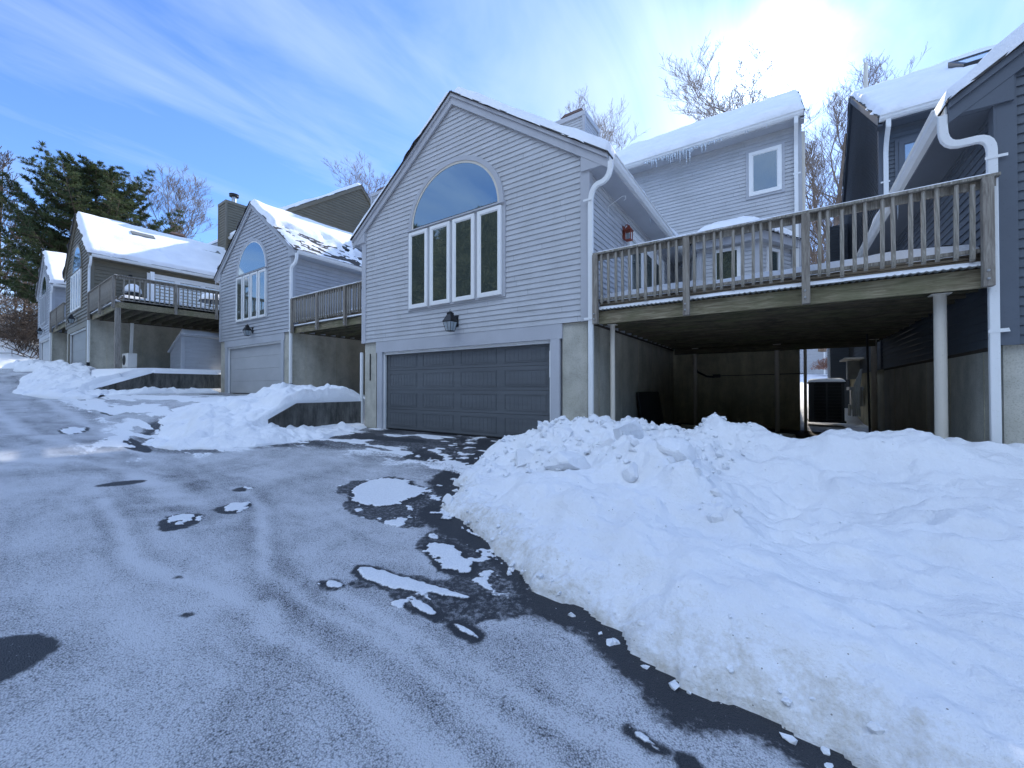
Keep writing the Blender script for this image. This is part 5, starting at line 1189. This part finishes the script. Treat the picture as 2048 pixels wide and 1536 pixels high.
# evergreen wood across the road, mirrored in the windows
pn = pine(8, 15, 3.6, .08, 60, M['needle2'], None, (0, 0, 0), name='woodland', per=4, L=1.3)
src = [c for c in pn.children if c.name.startswith('crown')][0].data; srt = [c for c in pn.children if c.name.startswith('trunk')][0].data
rg = random.Random(4); nv = len(src.vertices); V_ = np.empty(nv*3); src.vertices.foreach_get('co', V_); V_ = V_.reshape(-1, 3)
nf = len(src.polygons); F_ = np.empty(nf*4, int); src.loops.foreach_get('vertex_index', F_); F_ = F_.reshape(-1, 4); AV = []; AF = []
for i in range(34):
    x = -46+i*2.3+rg.uniform(-1, 1); y = -30+rg.uniform(-5, 3); k = rg.uniform(.95, 1.32); a_ = rg.uniform(0, 6); ca, sa = math.cos(a_)*k, math.sin(a_)*k
    AV.append(np.stack([V_[:, 0]*ca-V_[:, 1]*sa+x, V_[:, 0]*sa+V_[:, 1]*ca+y, V_[:, 2]*k+float(ground(x, y))], 1)); AF.append(F_+i*nv)
AV = np.concatenate(AV); AF = np.concatenate(AF)
for c in list(pn.children): bpy.data.objects.remove(c)
bpy.data.objects.remove(pn)
me = bpy.data.meshes.new('woodland'); me.vertices.add(len(AV)); me.vertices.foreach_set('co', AV.reshape(-1)); me.loops.add(AF.size); me.loops.foreach_set('vertex_index', AF.reshape(-1)); me.polygons.add(len(AF)); me.polygons.foreach_set('loop_start', np.arange(0, AF.size, 4)); me.polygons.foreach_set('loop_total', np.full(len(AF), 4)); me.update(calc_edges=True)
me.materials.append(M['needle2'])
o = bpy.data.objects.new('woodland', me); COL.objects.link(o); tag(o, kind='stuff', label='dark evergreen wood mirrored in the tall casement windows', cat='woodland')

# ------------------------------------------------------------------ sky and sun
EL = math.radians(33.4); AZ = math.radians(-.9)
sd_ = Vector((math.sin(AZ)*math.cos(EL), math.cos(AZ)*math.cos(EL), math.sin(EL)))
w = bpy.data.worlds.new('World'); scene.world = w; w.use_nodes = True; nt = w.node_tree; nt.nodes.clear()
N = lambda ty, **k: (lambda nd: ([setattr(nd, a, b) for a, b in k.items()], nd)[1])(nt.nodes.new(ty))
Lk = lambda a, i, b, j: nt.links.new(a.outputs[i], b.inputs[j])
out = N('ShaderNodeOutputWorld'); bg = N('ShaderNodeBackground'); Lk(bg, 0, out, 0)
sky = N('ShaderNodeTexSky', sky_type='NISHITA'); sky.sun_disc = False; sky.sun_elevation = EL; sky.sun_rotation = AZ; sky.altitude = 50; sky.air_density = 1.0; sky.dust_density = .05; sky.ozone_density = 3.5
tc = N('ShaderNodeTexCoord')
sep = N('ShaderNodeSeparateXYZ'); Lk(tc, 'Generated', sep, 0)
def mth(op, a, b=None, cl=False):
    m = N('ShaderNodeMath', operation=op); m.use_clamp = cl
    for i, v in enumerate((a, b)):
        if v is None: continue
        if isinstance(v, tuple): nt.links.new(v[0].outputs[v[1]], m.inputs[i])
        elif hasattr(v, 'outputs'): nt.links.new(v.outputs[0], m.inputs[i])
        else: m.inputs[i].default_value = v
    return m
zc = mth('MAXIMUM', (sep, 2), .06); px_ = mth('DIVIDE', (sep, 0), zc); py_ = mth('DIVIDE', (sep, 1), zc)
cmb = N('ShaderNodeCombineXYZ'); Lk(px_, 0, cmb, 0); Lk(py_, 0, cmb, 1)
def cloud(scale, stretch, rot, det, dist, rough=.6):
    mp = N('ShaderNodeMapping'); mp.inputs['Rotation'].default_value = (0, 0, rot); mp.inputs['Scale'].default_value = stretch; Lk(cmb, 0, mp, 0)
    n = N('ShaderNodeTexNoise'); n.inputs['Scale'].default_value = scale; n.inputs['Detail'].default_value = det; n.inputs['Distortion'].default_value = dist; n.inputs['Roughness'].default_value = rough; Lk(mp, 0, n, 'Vector'); return n
c1 = cloud(.62, (1., .42, 1), .62, 5, .5, .5); c2 = cloud(2.2, (1., .30, 1), .35, 6, .6, .6); c3 = cloud(.30, (1, 1, 1), 0, 3, .3)
dt = N('ShaderNodeVectorMath', operation='DOT_PRODUCT'); nrm = N('ShaderNodeVectorMath', operation='NORMALIZE'); Lk(tc, 'Generated', nrm, 0); Lk(nrm, 0, dt, 0); dt.inputs[1].default_value = sd_
dp = mth('MAXIMUM', (dt, 'Value'), 0.)
near = mth('POWER', dp, 5.)
cs = mth('ADD', mth('MULTIPLY', (c1, 0), 1.6), mth('ADD', mth('MULTIPLY', (c2, 0), 1.0), mth('MULTIPLY', (c3, 0), .5)))
cov = mth('MULTIPLY', mth('SUBTRACT', mth('ADD', cs, mth('MULTIPLY', near, .20)), 1.40), 1.8, True)
cov = mth('MULTIPLY', cov, .72)
back = mth('MULTIPLY', mth('MULTIPLY', mth('MULTIPLY', (sep, 1), -2.5), 1, True), mth('MULTIPLY', mth('SUBTRACT', (sep, 2), .40), 3.0, True))  # unseen bright cloud behind the camera, added to light the facades
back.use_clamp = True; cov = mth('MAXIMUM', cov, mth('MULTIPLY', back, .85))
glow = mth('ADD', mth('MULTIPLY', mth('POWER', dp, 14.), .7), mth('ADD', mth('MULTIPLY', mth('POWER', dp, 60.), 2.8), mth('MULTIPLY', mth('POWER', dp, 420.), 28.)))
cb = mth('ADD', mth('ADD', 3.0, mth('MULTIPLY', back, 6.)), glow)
cc = N('ShaderNodeCombineColor'); 
Lk(mth('MULTIPLY', cb, .74), 0, cc, 0); Lk(mth('MULTIPLY', cb, .92), 0, cc, 1); Lk(mth('MULTIPLY', cb, 1.20), 0, cc, 2)
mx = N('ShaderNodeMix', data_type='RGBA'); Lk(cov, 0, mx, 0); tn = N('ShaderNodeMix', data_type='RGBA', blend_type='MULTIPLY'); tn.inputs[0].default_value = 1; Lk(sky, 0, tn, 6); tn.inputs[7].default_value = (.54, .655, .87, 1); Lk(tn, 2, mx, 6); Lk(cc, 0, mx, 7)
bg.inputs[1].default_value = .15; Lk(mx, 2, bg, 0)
sun = bpy.data.lights.new('sun', 'SUN'); sun.energy = 2.7; sun.angle = math.radians(.6); sun.color = (1, .94, .85)
so = bpy.data.objects.new('sun', sun); COL.objects.link(so); so.rotation_euler = (-sd_).to_track_quat('-Z', 'Y').to_euler(); so.location = (0, 0, 30)
scene.view_settings.view_transform = 'Standard'; scene.view_settings.look = 'None'; scene.view_settings.gamma = 1; scene.view_settings.exposure = 1.23
scene.cycles.max_bounces = 6; scene.cycles.diffuse_bounces = 4; scene.cycles.use_denoising = True
